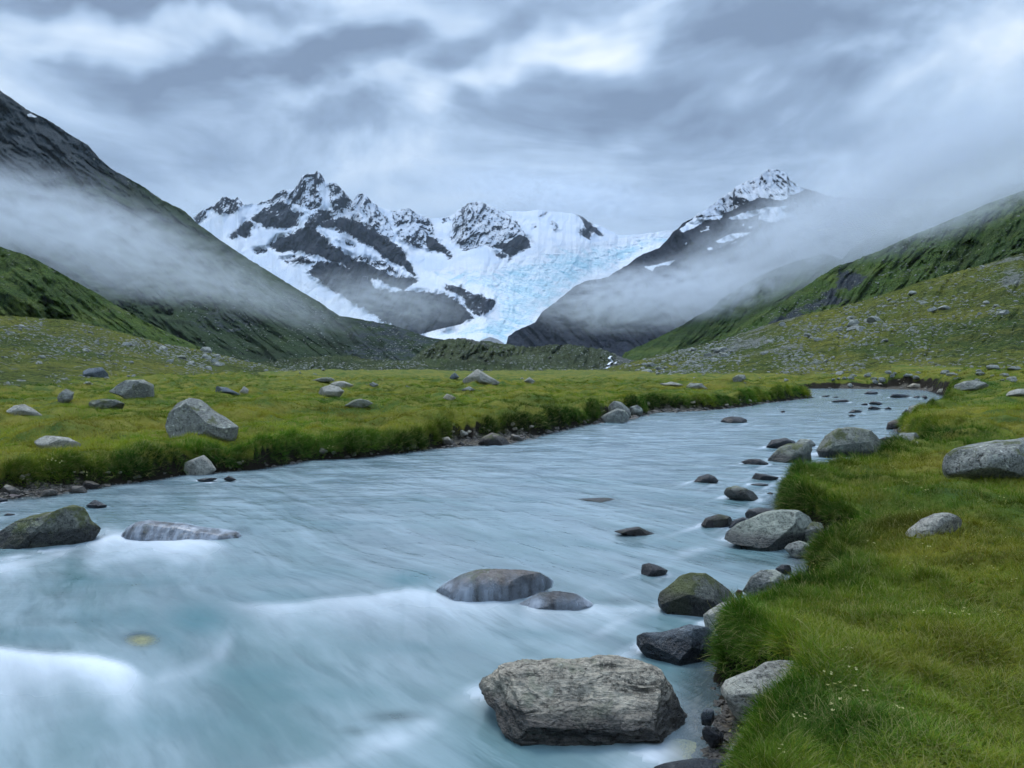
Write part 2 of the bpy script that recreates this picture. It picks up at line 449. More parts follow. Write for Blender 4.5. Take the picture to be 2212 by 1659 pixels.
river_poly = np.concatenate([
    np.array([(-60, -60), (-30, -22), (-21, -5), (-14.5, 5.5)]), Lb,
    np.array([(24.0, 66.0), (24.5, 72.5)]), at_z([1764, 1909, 2000], [839.2, 840.5, 843], 0.0), Rb,
    np.array([(0.72, 2.9), (0.25, 2.0), (-0.9, 1.2), (-2.2, -0.6), (-6, -8), (-16, -30), (-34, -62)])])

BEACH = [(at_z(40, 1070), 1.1, 0.60), (at_z(150, 1058), 0.9, 0.40), (at_z(1015, 952), 1.5, 1.0), (at_z(1080, 946), 1.2, 0.8), (at_z(1345, 905), 2.0, 1.2),
         (at_z(1460, 888), 2.0, 0.7), (at_z(2010, 838), 7.0, 3.5), (at_z(1900, 834), 6.0, 2.0), (at_z(1890, 1000), 0.7, 0.3),
         (at_z(1600, 1510, 0.2), 0.42, 1.0), (at_z(1570, 1590, 0.1), 0.30, 0.8), (at_z(1765, 1128, 0.25), 0.65, 0.75), (at_z(1560, 1660, 0.1), 0.22, 0.5)]

def ground_fields(x, y):
    sd = -poly_sd(x, y, river_poly)
    wob = fbm2(x / 0.9, y / 0.9, 3, 5) * 0.26 + fbm2(x / 2.6, y / 2.6, 2, 6) * 0.22 + fbm2(x / 0.3, y / 0.3, 2, 8) * 0.06
    sdl = sd + wob * np.clip(np.abs(sd) / 0.2, 0.25, 1)
    setb = np.zeros_like(x)
    for c, r, s in BEACH:
        setb = np.maximum(setb, s * np.exp(-((x - c[0]) ** 2 + (y - c[1]) ** 2) / r ** 2))
    rr = np.hypot(x, y)
    wid = np.clip(0.012 * rr, 0.14, 1.2)
    k = sstep(0, 1, (sdl - setb) / wid)
    hb = 0.40 + 0.10 * fbm2(x / 2.5, y / 2.5, 3, 2)
    left = x < (-1.0 + 0.5 * y)
    hb = np.where(left, hb + 0.03, hb - 0.02)
    sl = np.maximum(sdl, 0)
    land = 0.05 * sstep(0, 0.3, sdl) * sstep(0, 0.4, setb) + hb * k
    hum = fbm2(x / 1.1, y / 1.1, 4, 21) * 0.20 + fbm2(x / 0.33, y / 0.33, 3, 22) * 0.05
    hum = hum + sstep(7, 16, rr) * np.maximum(0, fbm2(x / 2.0, y / 2.6, 3, 24)) * 0.48
    und = fbm2(x / 7.0, y / 7.0, 4, 31) * 0.22 * sstep(0.5, 5, sl) + fbm2(x / 22, y / 30, 4, 33) * 1.0 * sstep(22, 80, rr) + 0.30 * sstep(30, 70, rr) * np.maximum(0, fbm2(x / 6, y / 9, 3, 35))
    land = land + k * (hum + und + 0.14 * (1 - np.exp(-sl / 4.0)))
    right_rise = 0.030 * np.maximum(0, x - 15) * sstep(8, 30, y) * (~left)
    land = land + right_rise * k
    land = land + sstep(120, 600, rr) * (-1.2) - 6 * sstep(600, 3000, rr)
    bed = -np.minimum(0.55, 0.05 + 0.55 * np.maximum(-sd, 0)) + 0.05 * fbm2(x / 0.5, y / 0.5, 3, 40)
    t = sstep(-0.08, 0.05, sdl)
    h = bed * (1 - t) + land * t
    return h, sd, sdl, k, setb

def hfun(x, y):
    return ground_fields(np.atleast_1d(np.asarray(x, float)), np.atleast_1d(np.asarray(y, float)))[0]

def ground_hit(px, py, dmax=400.0):
    """where the sight line of a picture point meets the ground or the water"""
    a, s = ray(px, py)
    d = np.exp(np.linspace(math.log(1.5), math.log(dmax), 1200))
    z = HC + s * d; h = np.maximum(hfun(a * d, d), -0.02)
    i = np.argmax(z <= h)
    if z[i] > h[i]: i = len(d) - 1
    return float(a * d[i]), float(d[i]), float(h[i])

# one ground sheet, fine in front of the camera, coarse elsewhere, out past the horizon
az = np.concatenate([np.linspace(-180, -60, 40, endpoint=False), np.linspace(-60, -38, 60, endpoint=False),
                     np.linspace(-38, 38, 640, endpoint=False), np.linspace(38, 60, 60, endpoint=False), np.linspace(60, 180, 41)])
rad = np.concatenate([[0.02, 0.5, 1.0, 1.4], np.exp(np.linspace(math.log(1.7), math.log(130), 470)), np.exp(np.linspace(math.log(140), math.log(900), 40)), [1500, 3000, 6000, 9000]])
AZ, RR = np.meshgrid(np.radians(az), rad)
GX, GY = RR * np.sin(AZ), RR * np.cos(AZ)
gh, gsd, gsdl, gk, gset = (v.reshape(GX.shape) for v in ground_fields(GX.ravel(), GY.ravel()))
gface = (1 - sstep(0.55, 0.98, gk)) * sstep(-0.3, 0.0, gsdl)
ggrav = np.maximum(sstep(0.05, -0.15, gsdl), sstep(0.15, 0.5, gset) * (1 - sstep(0.01, 0.08, gk)))
# ground_fields is continuous round the circle, so the seam simply meets itself
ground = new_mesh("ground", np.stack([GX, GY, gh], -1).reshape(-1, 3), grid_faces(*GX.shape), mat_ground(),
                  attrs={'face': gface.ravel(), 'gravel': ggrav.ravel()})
tag(ground, kind='structure')

# ----------------------------------------------------------------- river surface
def V_(z, pts): return Z(z, pts)
FOAM = [  # front line, length downstream, strength, softness upstream
    (Z('k', [(640, 500), (1000, 425), (1300, 420), (1500, 468), (1700, 470), (1900, 500), (2010, 522)]), 34, 0.85, 5),
    (Z('k', [(640, 505), (420, 590), (200, 650), (0, 690)]), 26, 0.55, 9),
    ([(-60, 1408), (0, 1412), (60, 1420), (110, 1424), (210, 1432), (270, 1448), (318, 1468)], 75, 1.05, 7),
    ([(475, 1303), (525, 1312), (625, 1312), (700, 1304), (800, 1297), (870, 1283), (925, 1290), (985, 1299), (1060, 1298), (1130, 1290), (1180, 1282)], 34, 0.62, 6),
    (Z('l', [(950, 800), (1050, 845), (1300, 860), (1640, 858), (1700, 845), (1790, 855), (1930, 876), (2060, 858), (2200, 830)]), 24, 0.55, 6),
    ([(318, 1475), (400, 1457), (470, 1425), (500, 1385), (520, 1345)], 24, 0.22, 14),
    (Z('l', [(0, 730), (90, 722), (180, 745), (270, 765)]), 50, 0.5, 7),
    ([(300, 1150), (270, 1165), (215, 1150)], 22, 0.45, 9)]
GAUSS_DEEP = [(260, 1340, 200, 26, 0.4), (60, 1375, 160, 22, 0.45), (640, 1240, 160, 16, 0.3), (560, 1460, 150, 26, 0.35), (700, 1500, 160, 22, 0.3), (300, 1560, 260, 40, 0.35), (1160, 1370, 90, 12, 0.25), (250, 1255, 200, 12, 0.35), (1350, 1180, 120, 10, 0.3), (700, 1130, 200, 9, 0.25), (1000, 1080, 200, 8, 0.25), (1250, 1040, 160, 7, 0.3), (880, 1400, 140, 14, 0.25), (425, 1339, 75, 34, 0.9), (895, 1252, 60, 20, 0.85), (600, 1290, 120, 18, 0.35), (120, 1500, 120, 50, 0.2), (360, 1370, 60, 40, 0.5)]
GAUSS_SHAL = [(305, 1382, 46, 20, 0.95), (170, 1345, 130, 20, 0.35), (850, 1548, 85, 16, 0.6), (760, 1575, 70, 14, 0.4), (1400, 1592, 110, 26, 0.75),
              (1490, 1160, 0, 0, 0), (1640, 1215, 70, 20, 0.5), (1300, 1082, 60, 7, 0.6), (1380, 1147, 45, 6, 0.75), (700, 1215, 40, 7, 0.35), (1340, 1300, 60, 14, 0.5),
              (100, 1380, 120, 18, 0.3), (1545, 1210, 90, 16, 0.4), (1560, 1640, 60, 20, 0.5), (520, 1145, 30, 16, 0.5)]
waz = np.radians(np.concatenate([np.linspace(-75, -36, 60, endpoint=False), np.linspace(-36, 36, 620, endpoint=False), np.linspace(36, 75, 20)]))
wr = np.exp(np.linspace(math.log(1.0), math.log(92), 420))
WA, WR = np.meshgrid(waz, wr)
WX, WY = WR * np.sin(WA), WR * np.cos(WA)
wpx, wpy = proj(WX, WY, 0.0)
wsd = poly_sd(WX.ravel(), WY.ravel(), river_poly).reshape(WX.shape)
foam = np.zeros_like(WX); wz = np.zeros_like(WX); wnear = (WY > 2)
for pts, L, g, up in FOAM:
    d, side = line_d(wpx.ravel(), wpy.ravel(), pts)
    d = d.reshape(WX.shape)
    # downstream lies below the line in the picture, whichever way it was drawn
    xs_ = [q[0] for q in pts]; o_ = np.argsort(xs_)
    yl = np.interp(wpx, np.array(xs_)[o_], np.array([q[1] for q in pts])[o_])
    below = wpy > yl
    rag = 1 + 0.45 * fbm2(WX / 0.5, WY / 0.5, 3, 61)
    d = np.where(below, np.maximum(0, d - 3), d + 0)
    f = np.where(below, np.exp(-d / (L * rag)), np.exp(-(d / (up * 1.6)) ** 2)) * 0.78 * g * wnear
    foam_prev = foam
    u_ = (wpx - min(xs_)) / (max(xs_) - min(xs_))
    tp = (sstep(-0.02, 0.2, u_) if min(xs_) > 5 else 1.0) * sstep(1.02, 0.8, u_)
    f = f * (0.12 + 0.88 * tp)
    foam = np.maximum(foam_prev, f) + 0.15 * np.minimum(foam_prev, f)
    wz += tp * np.where(below, 0.02 * np.exp(-(d / L) ** 2), 0.02 * np.exp(-(d / (L * 1.2)) ** 2)) * wnear * min(1, g)
def gsum(lst):
    s = np.zeros_like(WX)
    for bx, by, rx, ry, g in lst:
        if g > 0:
            s = np.maximum(s, g * np.exp(-(((wpx - bx) / rx) ** 2 + ((wpy - by) / ry) ** 2)) * wnear)
    return s
deep = gsum(GAUSS_DEEP); shal = np.maximum(gsum(GAUSS_SHAL), sstep(0.45, 0.0, wsd) * 0.8)
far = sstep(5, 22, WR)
# current-aligned waves
th = math.radians(54); ca, sa = math.cos(th), math.sin(th)
fx, fy = WX * ca - WY * sa, WX * sa + WY * ca
wz += 0.030 * fbm2(fx * 0.55, fy * 1.6, 4, 51) * (0.4 + 0.6 * far) + 0.014 * fbm2(fx * 1.6, fy * 5.0, 3, 52) + 0.03 * far * fbm2(WX * 0.5, WY * 1.0, 3, 54)
wz *= sstep(-0.02, 0.35, wsd) * 0.9 + 0.1
wf = grid_faces(*WX.shape)
keep = (wsd.ravel()[wf] > -0.9).any(1)
wf = wf[keep]
used, inv = np.unique(wf, return_inverse=True)
used_w = used
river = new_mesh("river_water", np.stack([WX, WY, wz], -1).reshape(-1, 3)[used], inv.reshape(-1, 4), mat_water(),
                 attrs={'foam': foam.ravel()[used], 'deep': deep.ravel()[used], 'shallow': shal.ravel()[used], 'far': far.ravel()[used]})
tag(river, kind='structure')

# ----------------------------------------------------------------- mountains: each a surface with its own distance and depth
def layer(name, ridge, base, d0, d1, x0, x1, na, nt, mat, amp=0.12, nscale=60.0, shear=0.0, jag=2.0, p=1.0, seed=0, masks=None, back=0.25, split=None, relief=None, smooth_snow=False):
    xs = np.linspace(x0, x1, na)
    I = lambda v: np.interp(xs, *zip(*v)) if isinstance(v, list) else np.full(na, float(v))
    ry, by, D0, D1 = I(ridge), I(base), I(d0), I(d1)
    ry = ry + jag * (fbm2(xs / 14.0, xs * 0 + seed, 5, seed + 1, 0.62, True) + 0.3)
    t = np.linspace(0, 1, nt)[:, None]
    X = np.repeat(xs[None], nt, 0)
    Y = by + (ry - by) * t
    D = D0 + (D1 - D0) * t ** p
    u = (X + shear * Y) / nscale; v = (Y - 0.25 * shear * X) / (nscale * 1.5)
    wx = fbm2(u * 0.7, v * 0.7, 3, seed + 5) * 0.6
    nz = 0.65 * fbm2(u + wx, v * 0.6 + wx, 6, seed + 7, 0.55, True) + 0.35 * fbm2(u * 2.3, v * 2.0, 5, seed + 9, 0.6)
    env = np.clip(t * 6, 0, 1)
    if smooth_snow: env = env * (0.16 + 0.84 * sstep(-0.9, 0.4, masks['rock'](X, Y)))
    nz = nz + 0.08 * fbm2(u * 7.0, v * 7.0, 4, seed + 15, 0.6)
    D = D * (1 + amp * nz * env * (0.35 + 0.65 * np.sin(np.pi * np.clip(t, 0, 1) ** 0.8) ** 0.7))
    A = {}
    for k, fn in (masks or {}).items():
        A[k] = fn(X, Y)
    if relief is not None:
        D = D * (1 + relief(X, Y, A))
    ax, sl = ray(X, Y)
    P = np.stack([ax * D, D, HC + sl * D], -1)
    # the far side behind the ridge
    bk = []
    last = P[-1]
    for i in range(1, 6):
        q = last.copy(); f = back * i / 5
        q[:, 0] *= 1 + f; q[:, 1] *= 1 + f
        q[:, 2] = last[:, 2] - (last[:, 2] - HC + 3) * (i / 5) ** 1.2 * 0.9
        bk.append(q)
    PP = np.concatenate([P, np.array(bk)], 0)
    AA = {k: np.concatenate([a, np.repeat(a[-1:], 5, 0)], 0) for k, a in A.items()}
    F = grid_faces(*PP.shape[:2])
    if split is None:
        o = new_mesh(name, PP.reshape(-1, 3), F, mat, attrs={k: a.ravel() for k, a in AA.items()})
        tag(o, kind='structure')
    else:
        nm2, mat2, key = split
        sel = AA[key].ravel()[F].mean(1) > 0
        for nm, mt, fs in ((name, mat, F[~sel]), (nm2, mat2, F[sel])):
            used, inv = np.unique(fs, return_inverse=True)
            o = new_mesh(nm, PP.reshape(-1, 3)[used], inv.reshape(-1, 4), mt, attrs={k: a.ravel()[used] for k, a in AA.items()})
            tag(o, kind='structure')
    return dict(P=P, X=X, Y=Y, A=A)

def poly_mask(polys, soft=14.0):
    """signed, about -1..1 within soft picture units of the outline"""
    def fn(X, Y):
        r = np.full(X.shape, -1.0)
        for pl in polys:
            pl = np.asarray(pl)
            lo, hi = pl.min(0) - 2 * soft, pl.max(0) + 2 * soft
            m = (X > lo[0]) & (X < hi[0]) & (Y > lo[1]) & (Y < hi[1])
            if m.any():
                r[m] = np.maximum(r[m], np.clip(poly_sd(X[m], Y[m], pl) / soft, -1, 1))
        return r
    return fn
def dust_mask(items, default=0.05):
    def fn(X, Y):
        r = np.full(X.shape, default)
        for pl, dv in items:
            s = poly_mask([pl], 8)(X, Y)
            r = np.where(s > 0, dv, r)
        return r
    return fn

ROCKS_A = [  # outlines of the bare and of the snow-swept rock, with how much snow lies on them
    (Z('a', [(65, 500), (150, 430), (180, 410), (270, 370), (330, 300), (350, 300), (400, 320), (430, 330), (455, 305), (510, 370), (460, 430), (420, 460), (300, 460), (240, 440), (190, 440), (205, 480), (130, 530), (100, 560)]), 0.42),
    (Z('a', [(530, 385), (580, 365), (600, 378), (560, 392)]), 0.4), (Z('a', [(630, 385), (660, 350), (750, 325), (770, 365), (650, 388)]), 0.45),
    (Z('a', [(760, 370), (790, 280), (860, 245), (945, 245), (985, 190), (1010, 130), (1060, 105), (1125, 105), (1140, 70), (1165, 90), (1215, 165), (1190, 200), (1150, 210), (1165, 260), (1185, 330), (1170, 400), (1090, 420), (1020, 400), (940, 360), (860, 350)]), 0.50),
    (Z('a', [(1240, 215), (1270, 175), (1310, 190), (1375, 250), (1455, 350), (1490, 450), (1450, 480), (1360, 420), (1270, 440), (1255, 370), (1265, 280)]), 0.46),
    (Z('a', [(1250, 430), (1360, 410), (1500, 460), (1600, 560), (1540, 560), (1380, 490), (1270, 500)]), 0.60),
    (Z('a', [(1450, 360), (1490, 290), (1555, 270), (1620, 350), (1690, 450), (1750, 540), (1815, 650), (1790, 690), (1700, 645), (1600, 560), (1530, 450)]), 0.55),
    (Z('a', [(1790, 430), (1870, 415), (1940, 395), (2010, 450), (2110, 490), (2150, 640), (2180, 680), (2185, 790), (2100, 780), (2060, 690), (2050, 765), (1980, 750), (1920, 700), (1850, 690), (1820, 560)]), 0.50),
    (Z('a', [(580, 515), (620, 465), (700, 410), (830, 350), (900, 380), (930, 440), (1020, 460), (970, 500), (960, 560), (880, 595), (800, 580), (700, 580), (640, 545)]), 0.26),
    (Z('a', [(390, 670), (450, 600), (520, 530), (570, 530), (630, 580), (560, 600), (555, 650), (500, 662)]), 0.0),
    (Z('a', [(1030, 560), (1080, 470), (1190, 415), (1260, 450), (1280, 500), (1220, 530), (1190, 590), (1130, 560)]), 0.30),
    (Z('a', [(730, 750), (790, 670), (880, 650), (1000, 590), (1100, 560), (1180, 630), (1210, 690), (1300, 760), (1440, 830), (1560, 880), (1700, 960), (1850, 1000), (2000, 1040), (1940, 1100), (1880, 1120), (1700, 1050), (1600, 1030), (1450, 960), (1300, 890), (1150, 840), (1000, 790), (900, 790), (850, 800)]), 0.04),
    (Z('a', [(1150, 870), (1320, 880), (1450, 950), (1620, 1040), (1640, 1110), (1800, 1130), (1960, 1130), (2080, 1150), (2212, 1160), (2330, 1180), (2330, 1480), (1900, 1500), (1300, 1140), (1050, 960)]), 0.02),
    (Z('a', [(840, 850), (1000, 830), (1150, 880), (1050, 900), (900, 890)]), 0.45),
    (Z('a', [(1440, 840), (1560, 850), (1760, 890), (1900, 1000), (1860, 1010), (1700, 960), (1560, 890)]), 0.42),
    (Z('a', [(1190, 580), (1240, 520), (1380, 490), (1560, 560), (1680, 640), (1820, 720), (1880, 790), (1950, 920), (1980, 1000), (1880, 930), (1760, 870), (1640, 770), (1500, 690), (1320, 600)]), 0.06),
    (Z('a', [(1320, 690), (1390, 700), (1450, 735), (1400, 740)]), 0.0), (Z('a', [(600, 780), (680, 770), (700, 785), (640, 800)]), 0.1),
    (Z('b', [(215, 560), (235, 300), (290, 265), (350, 205), (400, 190), (480, 190), (560, 240), (640, 280), (700, 320), (790, 410), (850, 490), (905, 550), (880, 600), (800, 650), (720, 690), (640, 620), (560, 590), (500, 575), (400, 610), (340, 615), (270, 590), (240, 560)]), 0.50),
    (Z('b', [(560, 590), (700, 560), (800, 490), (870, 520), (908, 550), (870, 610), (720, 690), (650, 620)]), 0.06),
    (Z('b', [(0, 500), (60, 520), (130, 570), (200, 640), (170, 655), (80, 640), (0, 610)]), 0.14),
    (Z('b', [(120, 340), (210, 315), (215, 360), (150, 365)]), 0.45),
    (Z('b', [(600, 640), (640, 650), (705, 668), (680, 700), (620, 682)]), 0.1), (Z('b', [(170, 660), (215, 680), (200, 692)]), 0.0), (Z('b', [(690, 712), (725, 705), (710, 725)]), 0.0),
    (Z('b', [(1310, 480), (1350, 440), (1372, 375), (1325, 332), (1280, 300), (1355, 335), (1430, 400), (1485, 440), (1510, 500), (1440, 480), (1400, 528), (1350, 515)]), 0.24),
    (Z('b', [(860, 390), (890, 385), (900, 405)]), 0.1), (Z('b', [(915, 425), (940, 425), (930, 440)]), 0.1), (Z('b', [(985, 325), (1030, 305), (1020, 330)]), 0.3), (Z('b', [(1080, 370), (1120, 400), (1135, 450), (1105, 450)]), 0.5),
    (Z('b', [(150, 940), (220, 925), (330, 965), (470, 1030), (600, 1050), (592, 1100), (560, 1140), (440, 1205), (380, 1150), (300, 1030), (200, 980)]), 0.22),
    (Z('b', [(-60, 985), (0, 990), (140, 1000), (280, 1060), (350, 1150), (430, 1220), (300, 1275), (140, 1305), (0, 1345), (-60, 1360)]), 0.02),
]
ICE = Z('b', [(0, 815), (200, 770), (500, 770), (900, 665), (1150, 590), (1400, 565), (1600, 535), (1850, 490), (2040, 455), (2250, 440), (2250, 620), (2010, 620), (1800, 720), (1640, 820), (1400, 900), (1200, 1060), (1000, 1210), (960, 1290),
              (760, 1400), (760, 1480), (640, 1490), (470, 1420), (300, 1400), (-40, 1400), (-40, 1350), (100, 1310), (300, 1265), (350, 1225), (430, 1215), (560, 1170), (600, 1070), (560, 1030), (350, 975), (330, 960), (140, 905), (50, 860)])
DIRT = [Z('b', [(460, 1395), (550, 1362), (620, 1385), (700, 1440), (600, 1500), (480, 1500)]), Z('b', [(575, 1350), (600, 1340), (600, 1370)])]
RIDGE_A = [(300, 520)] + Z('a', [(65, 500), (150, 430), (270, 370), (330, 308), (350, 308), (400, 325), (430, 335), (455, 312), (500, 370), (540, 382), (580, 366), (630, 378), (660, 350), (750, 332), (790, 280), (860, 250), (940, 250),
            (985, 195), (1010, 135), (1060, 112), (1125, 112), (1140, 82), (1158, 90), (1203, 160), (1215, 200), (1270, 180), (1310, 198), (1365, 250), (1440, 345), (1455, 350), (1490, 295), (1550, 280), (1610, 355), (1680, 400), (1790, 432), (1870, 425), (1940, 408), (2000, 455), (2130, 500)]) \
          + Z('b', [(40, 350), (120, 345), (215, 315), (290, 262), (350, 212), (400, 205), (480, 205), (560, 245), (640, 280), (720, 285), (850, 290), (960, 270), (1100, 285), (1200, 300), (1290, 308), (1350, 335), (1430, 395), (1500, 412), (1560, 435), (1640, 487), (1720, 495), (1960, 470), (2120, 450)]) + [(1560, 500), (1700, 510)]
ROCK_FN = poly_mask([q for q, _ in ROCKS_A], 12)
ICE_FN = poly_mask([ICE], 30)
rel = lambda X, Y, A: 0.010 * sstep(-0.2, 0.8, A['ice']) * 0.3 * fbm2(X / 16 + 0.25 * Y / 9, Y / 5.5, 5, 77, 0.62, True) - 0.006 * sstep(-0.6, 0.6, A['rock']) - 0.03 * sstep(380, 760, Y) * 0 + 0.006 * sstep(-0.3, 0.6, A['ice'])
MA = layer("snow_mountain", RIDGE_A, [(300, 800), (1700, 800)], [(300, 2900), (900, 2600), (1050, 2300), (1400, 2900), (1700, 3300)], [(300, 4300), (700, 4300), (1000, 4700), (1300, 4900), (1700, 4900)],
           330, 1640, 760, 340, mat_snow_rock("snow_and_rock"), amp=0.06, nscale=46, shear=0.35, jag=2.2, p=0.9, seed=3,
           masks={'rock': ROCK_FN, 'ice': ICE_FN, 'dirt': poly_mask(DIRT, 6), 'dust': dust_mask(ROCKS_A)}, split=("glacier", mat_ice(), 'ice'), relief=rel, smooth_snow=True)

# right-hand mountain with the snowy summit
RIDGE_B = [(1060, 770), (1095, 740)] + Z('b', [(700, 1370), (770, 1320), (940, 1240), (1000, 1150), (1140, 1050), (1270, 935), (1330, 905), (1390, 880), (1500, 870)]) + \
          Z('c', [(100, 1080), (160, 1035), (250, 985), (320, 930), (400, 880), (500, 845), (540, 830), (600, 765), (660, 685), (690, 672), (740, 610), (820, 575), (870, 535), (930, 508), (1040, 415), (1140, 355), (1170, 345), (1190, 298), (1230, 290), (1290, 252), (1340, 245), (1400, 205), (1480, 152), (1560, 152), (1640, 185), (1665, 250)]) + \
          [(1730, 402), (1800, 425), (2000, 430), (2400, 430)]
SNOW_B = [Z('c', [(690, 685), (830, 585), (1090, 548), (1060, 592), (940, 602), (840, 662), (745, 708)]), Z('c', [(1010, 780), (1170, 715), (1330, 695), (1300, 725), (1080, 796)]),
          Z('c', [(410, 1000), (560, 965), (690, 935), (620, 982), (510, 1000), (475, 1045)]), Z('c', [(1155, 800), (1215, 770), (1190, 800)]), Z('c', [(950, 835), (990, 830), (1000, 850), (960, 855)]),
          Z('c', [(1035, 835), (1065, 828), (1065, 842)]), Z('c', [(890, 690), (950, 670), (970, 680), (900, 700)]), Z('c', [(925, 655), (970, 650), (965, 662)]), Z('c', [(745, 800), (770, 795), (765, 812)]),
          Z('c', [(1100, 585), (1300, 525), (1500, 480), (1650, 470), (1600, 520), (1420, 545), (1250, 595)]), Z('c', [(1400, 540), (1600, 500), (1700, 560), (1500, 620), (1380, 600)]), Z('c', [(1240, 640), (1290, 605), (1260, 650)]), Z('c', [(1310, 655), (1335, 655), (1325, 670)])]
TOP_B = Z('c', [(820, 590), (870, 520), (930, 490), (1190, 270), (1400, 180), (1480, 120), (1660, 140), (1720, 270), (1800, 330), (1600, 430), (1400, 400), (1250, 470), (1090, 548), (950, 565)])
def rockB(X, Y):
    return -poly_mask(SNOW_B, 5)(X, Y)
layer("rocky_mountain", RIDGE_B, [(1060, 800), (2400, 820)], [(1060, 1700), (1500, 1300), (2400, 1200)], [(1060, 1900), (1300, 2300), (1660, 3000), (2400, 3000)], 1070, 2300, 620, 240,
      bpy.data.materials["snow_and_rock"], amp=0.09, nscale=60, shear=-0.5, jag=2.5, p=1.0, seed=14,
      masks={'rock': rockB, 'dust': dust_mask([(TOP_B, 0.56)], 0.04)})

G_DARK = ((0.014, 0.032, 0.018), (0.028, 0.054, 0.020), (0.040, 0.064, 0.024))
G_MID = ((0.026, 0.058, 0.014), (0.050, 0.094, 0.018), (0.090, 0.120, 0.024))
G_NEAR = ((0.040, 0.072, 0.014), (0.095, 0.115, 0.016), (0.155, 0.150, 0.022))
hill_far = mat_hill("far_slope_turf", G_DARK, -0.02, 0.22, 0.7, ((0.018, 0.028, 0.036), (0.055, 0.068, 0.076)), stones=0.95)
hill_mid = mat_hill("slope_turf", G_MID, -0.06, 0.45, 0.8, ((0.045, 0.055, 0.055), (0.14, 0.15, 0.135)), stones=0.93)
hill_near = mat_hill("stony_turf", G_NEAR, -0.02, 0.55, 1.0, ((0.075, 0.085, 0.070), (0.20, 0.21, 0.18)))
moraine_m = mat_hill("moraine_rubble", ((0.040, 0.056, 0.030), (0.062, 0.084, 0.034), (0.080, 0.096, 0.040)), 0.10, 0.35, 0.8, ((0.055, 0.060, 0.062), (0.150, 0.156, 0.150)))

# left valley side
RIDGE_C = [(-260, 60), (-120, 130), (0, 193), (30, 215), (60, 236), (100, 255), (150, 288), (190, 311), (215, 341), (245, 366), (300, 395), (350, 430), (400, 455), (425, 480), (480, 520), (550, 566), (625, 612), (690, 651), (730, 679), (780, 688), (850, 701), (925, 726), (965, 733), (1010, 742), (1100, 790), (1200, 800)]
def rockC(X, Y):
    r = sstep(520, 250, Y) * 1.2 * sstep(700, 200, X)
    r = np.maximum(r, 0.55 * np.exp(-(((X - 480) / 130) ** 2 + ((Y - 690) / 45) ** 2)))
    r = np.maximum(r, 0.5 * sstep(640, 800, X))
    g = sstep(26, 6, np.abs((Y - 640) - (X - 250) * 0.52)) * sstep(220, 280, X) * sstep(470, 420, X)
    return r - 0.8 * g
MC = layer("left_mountain", RIDGE_C, 815, [(-260, 520), (600, 620), (1200, 560)], [(-260, 950), (400, 1300), (800, 1000), (1200, 700)], -260, 1180, 620, 230, hill_far, amp=0.085, nscale=70, shear=-1.1, jag=2.5, p=1.1, seed=23,
           masks={'rock': rockC, 'snow': poly_mask([[(54, 246), (66, 243), (84, 252), (78, 256), (60, 254)]], 4)})
RIDGE_M = [(860, 800), (925, 745), (965, 731), (990, 729), (1040, 734), (1100, 742), (1130, 748), (1180, 744), (1240, 743), (1270, 747), (1300, 752), (1330, 763), (1350, 772), (1400, 785), (1460, 800)]
MM = layer("moraine", RIDGE_M, 822, 300, [(860, 480), (1150, 560), (1460, 480)], 870, 1450, 330, 90, moraine_m, amp=0.16, nscale=34, shear=0.3, jag=4.0, p=1.0, seed=29, masks={'rock': lambda X, Y: 0.5 * sstep(1300, 1340, X) + 0.3 * sstep(770, 740, Y)})
RIDGE_D = [(-260, 470), (-100, 500), (0, 532), (60, 551), (90, 566), (125, 586), (200, 627), (260, 664), (330, 702), (420, 744), (520, 785), (600, 812)]
MD = layer("green_spur", RIDGE_D, 830, 260, [(-260, 420), (0, 430), (600, 330)], -260, 590, 330, 150, hill_mid, amp=0.10, nscale=90, shear=-0.9, jag=2.0, p=1.0, seed=37, masks={'rock': lambda X, Y: 0.25 * sstep(700, 760, Y) - 0.2 + 0.4 * fbm2(X / 40, Y / 26, 4, 95)})
RIDGE_F = [(-260, 664), (0, 680), (100, 686), (160, 692), (215, 704), (280, 722), (350, 740), (430, 754), (500, 771), (590, 792), (680, 806), (760, 816)]
MF = layer("left_talus_slope", RIDGE_F, 838, [(-260, 42), (300, 70), (760, 120)], [(-260, 130), (200, 190), (760, 220)], -260, 740, 420, 120, hill_near, amp=0.08, nscale=60, shear=-0.3, jag=2.2, p=1.2, seed=41,
           masks={'rock': lambda X, Y: 0.42 * np.exp(-((Y - (722 + X * 0.08)) / 22) ** 2) + 0.3 * np.exp(-(((X - 10) / 90) ** 2 + ((Y - 782) / 14) ** 2)) - 0.22 - 0.3 * np.exp(-(((X - 20) / 160) ** 2 + ((Y - 752) / 12) ** 2))})

RIDGE_H = [(330, 812), (430, 796), (520, 783), (600, 774), (680, 766), (740, 764), (800, 772), (880, 777), (950, 771), (1020, 776), (1100, 783), (1180, 786), (1260, 792), (1340, 800), (1420, 812)]
MH = layer("stony_foothill", RIDGE_H, 824, 210, [(330, 250), (750, 320), (1420, 300)], 340, 1410, 460, 90, mat_hill("foothill_turf", ((0.030, 0.050, 0.022), (0.050, 0.076, 0.026), (0.080, 0.096, 0.034)), 0.06, 0.45, 1.0, ((0.055, 0.062, 0.058), (0.165, 0.172, 0.158)), stones=0.80), amp=0.11, nscale=36, shear=0.2, jag=5.0, p=1.1, seed=67, masks={'rock': lambda X, Y: 0.25 * fbm2(X / 30, Y / 12, 4, 97)})

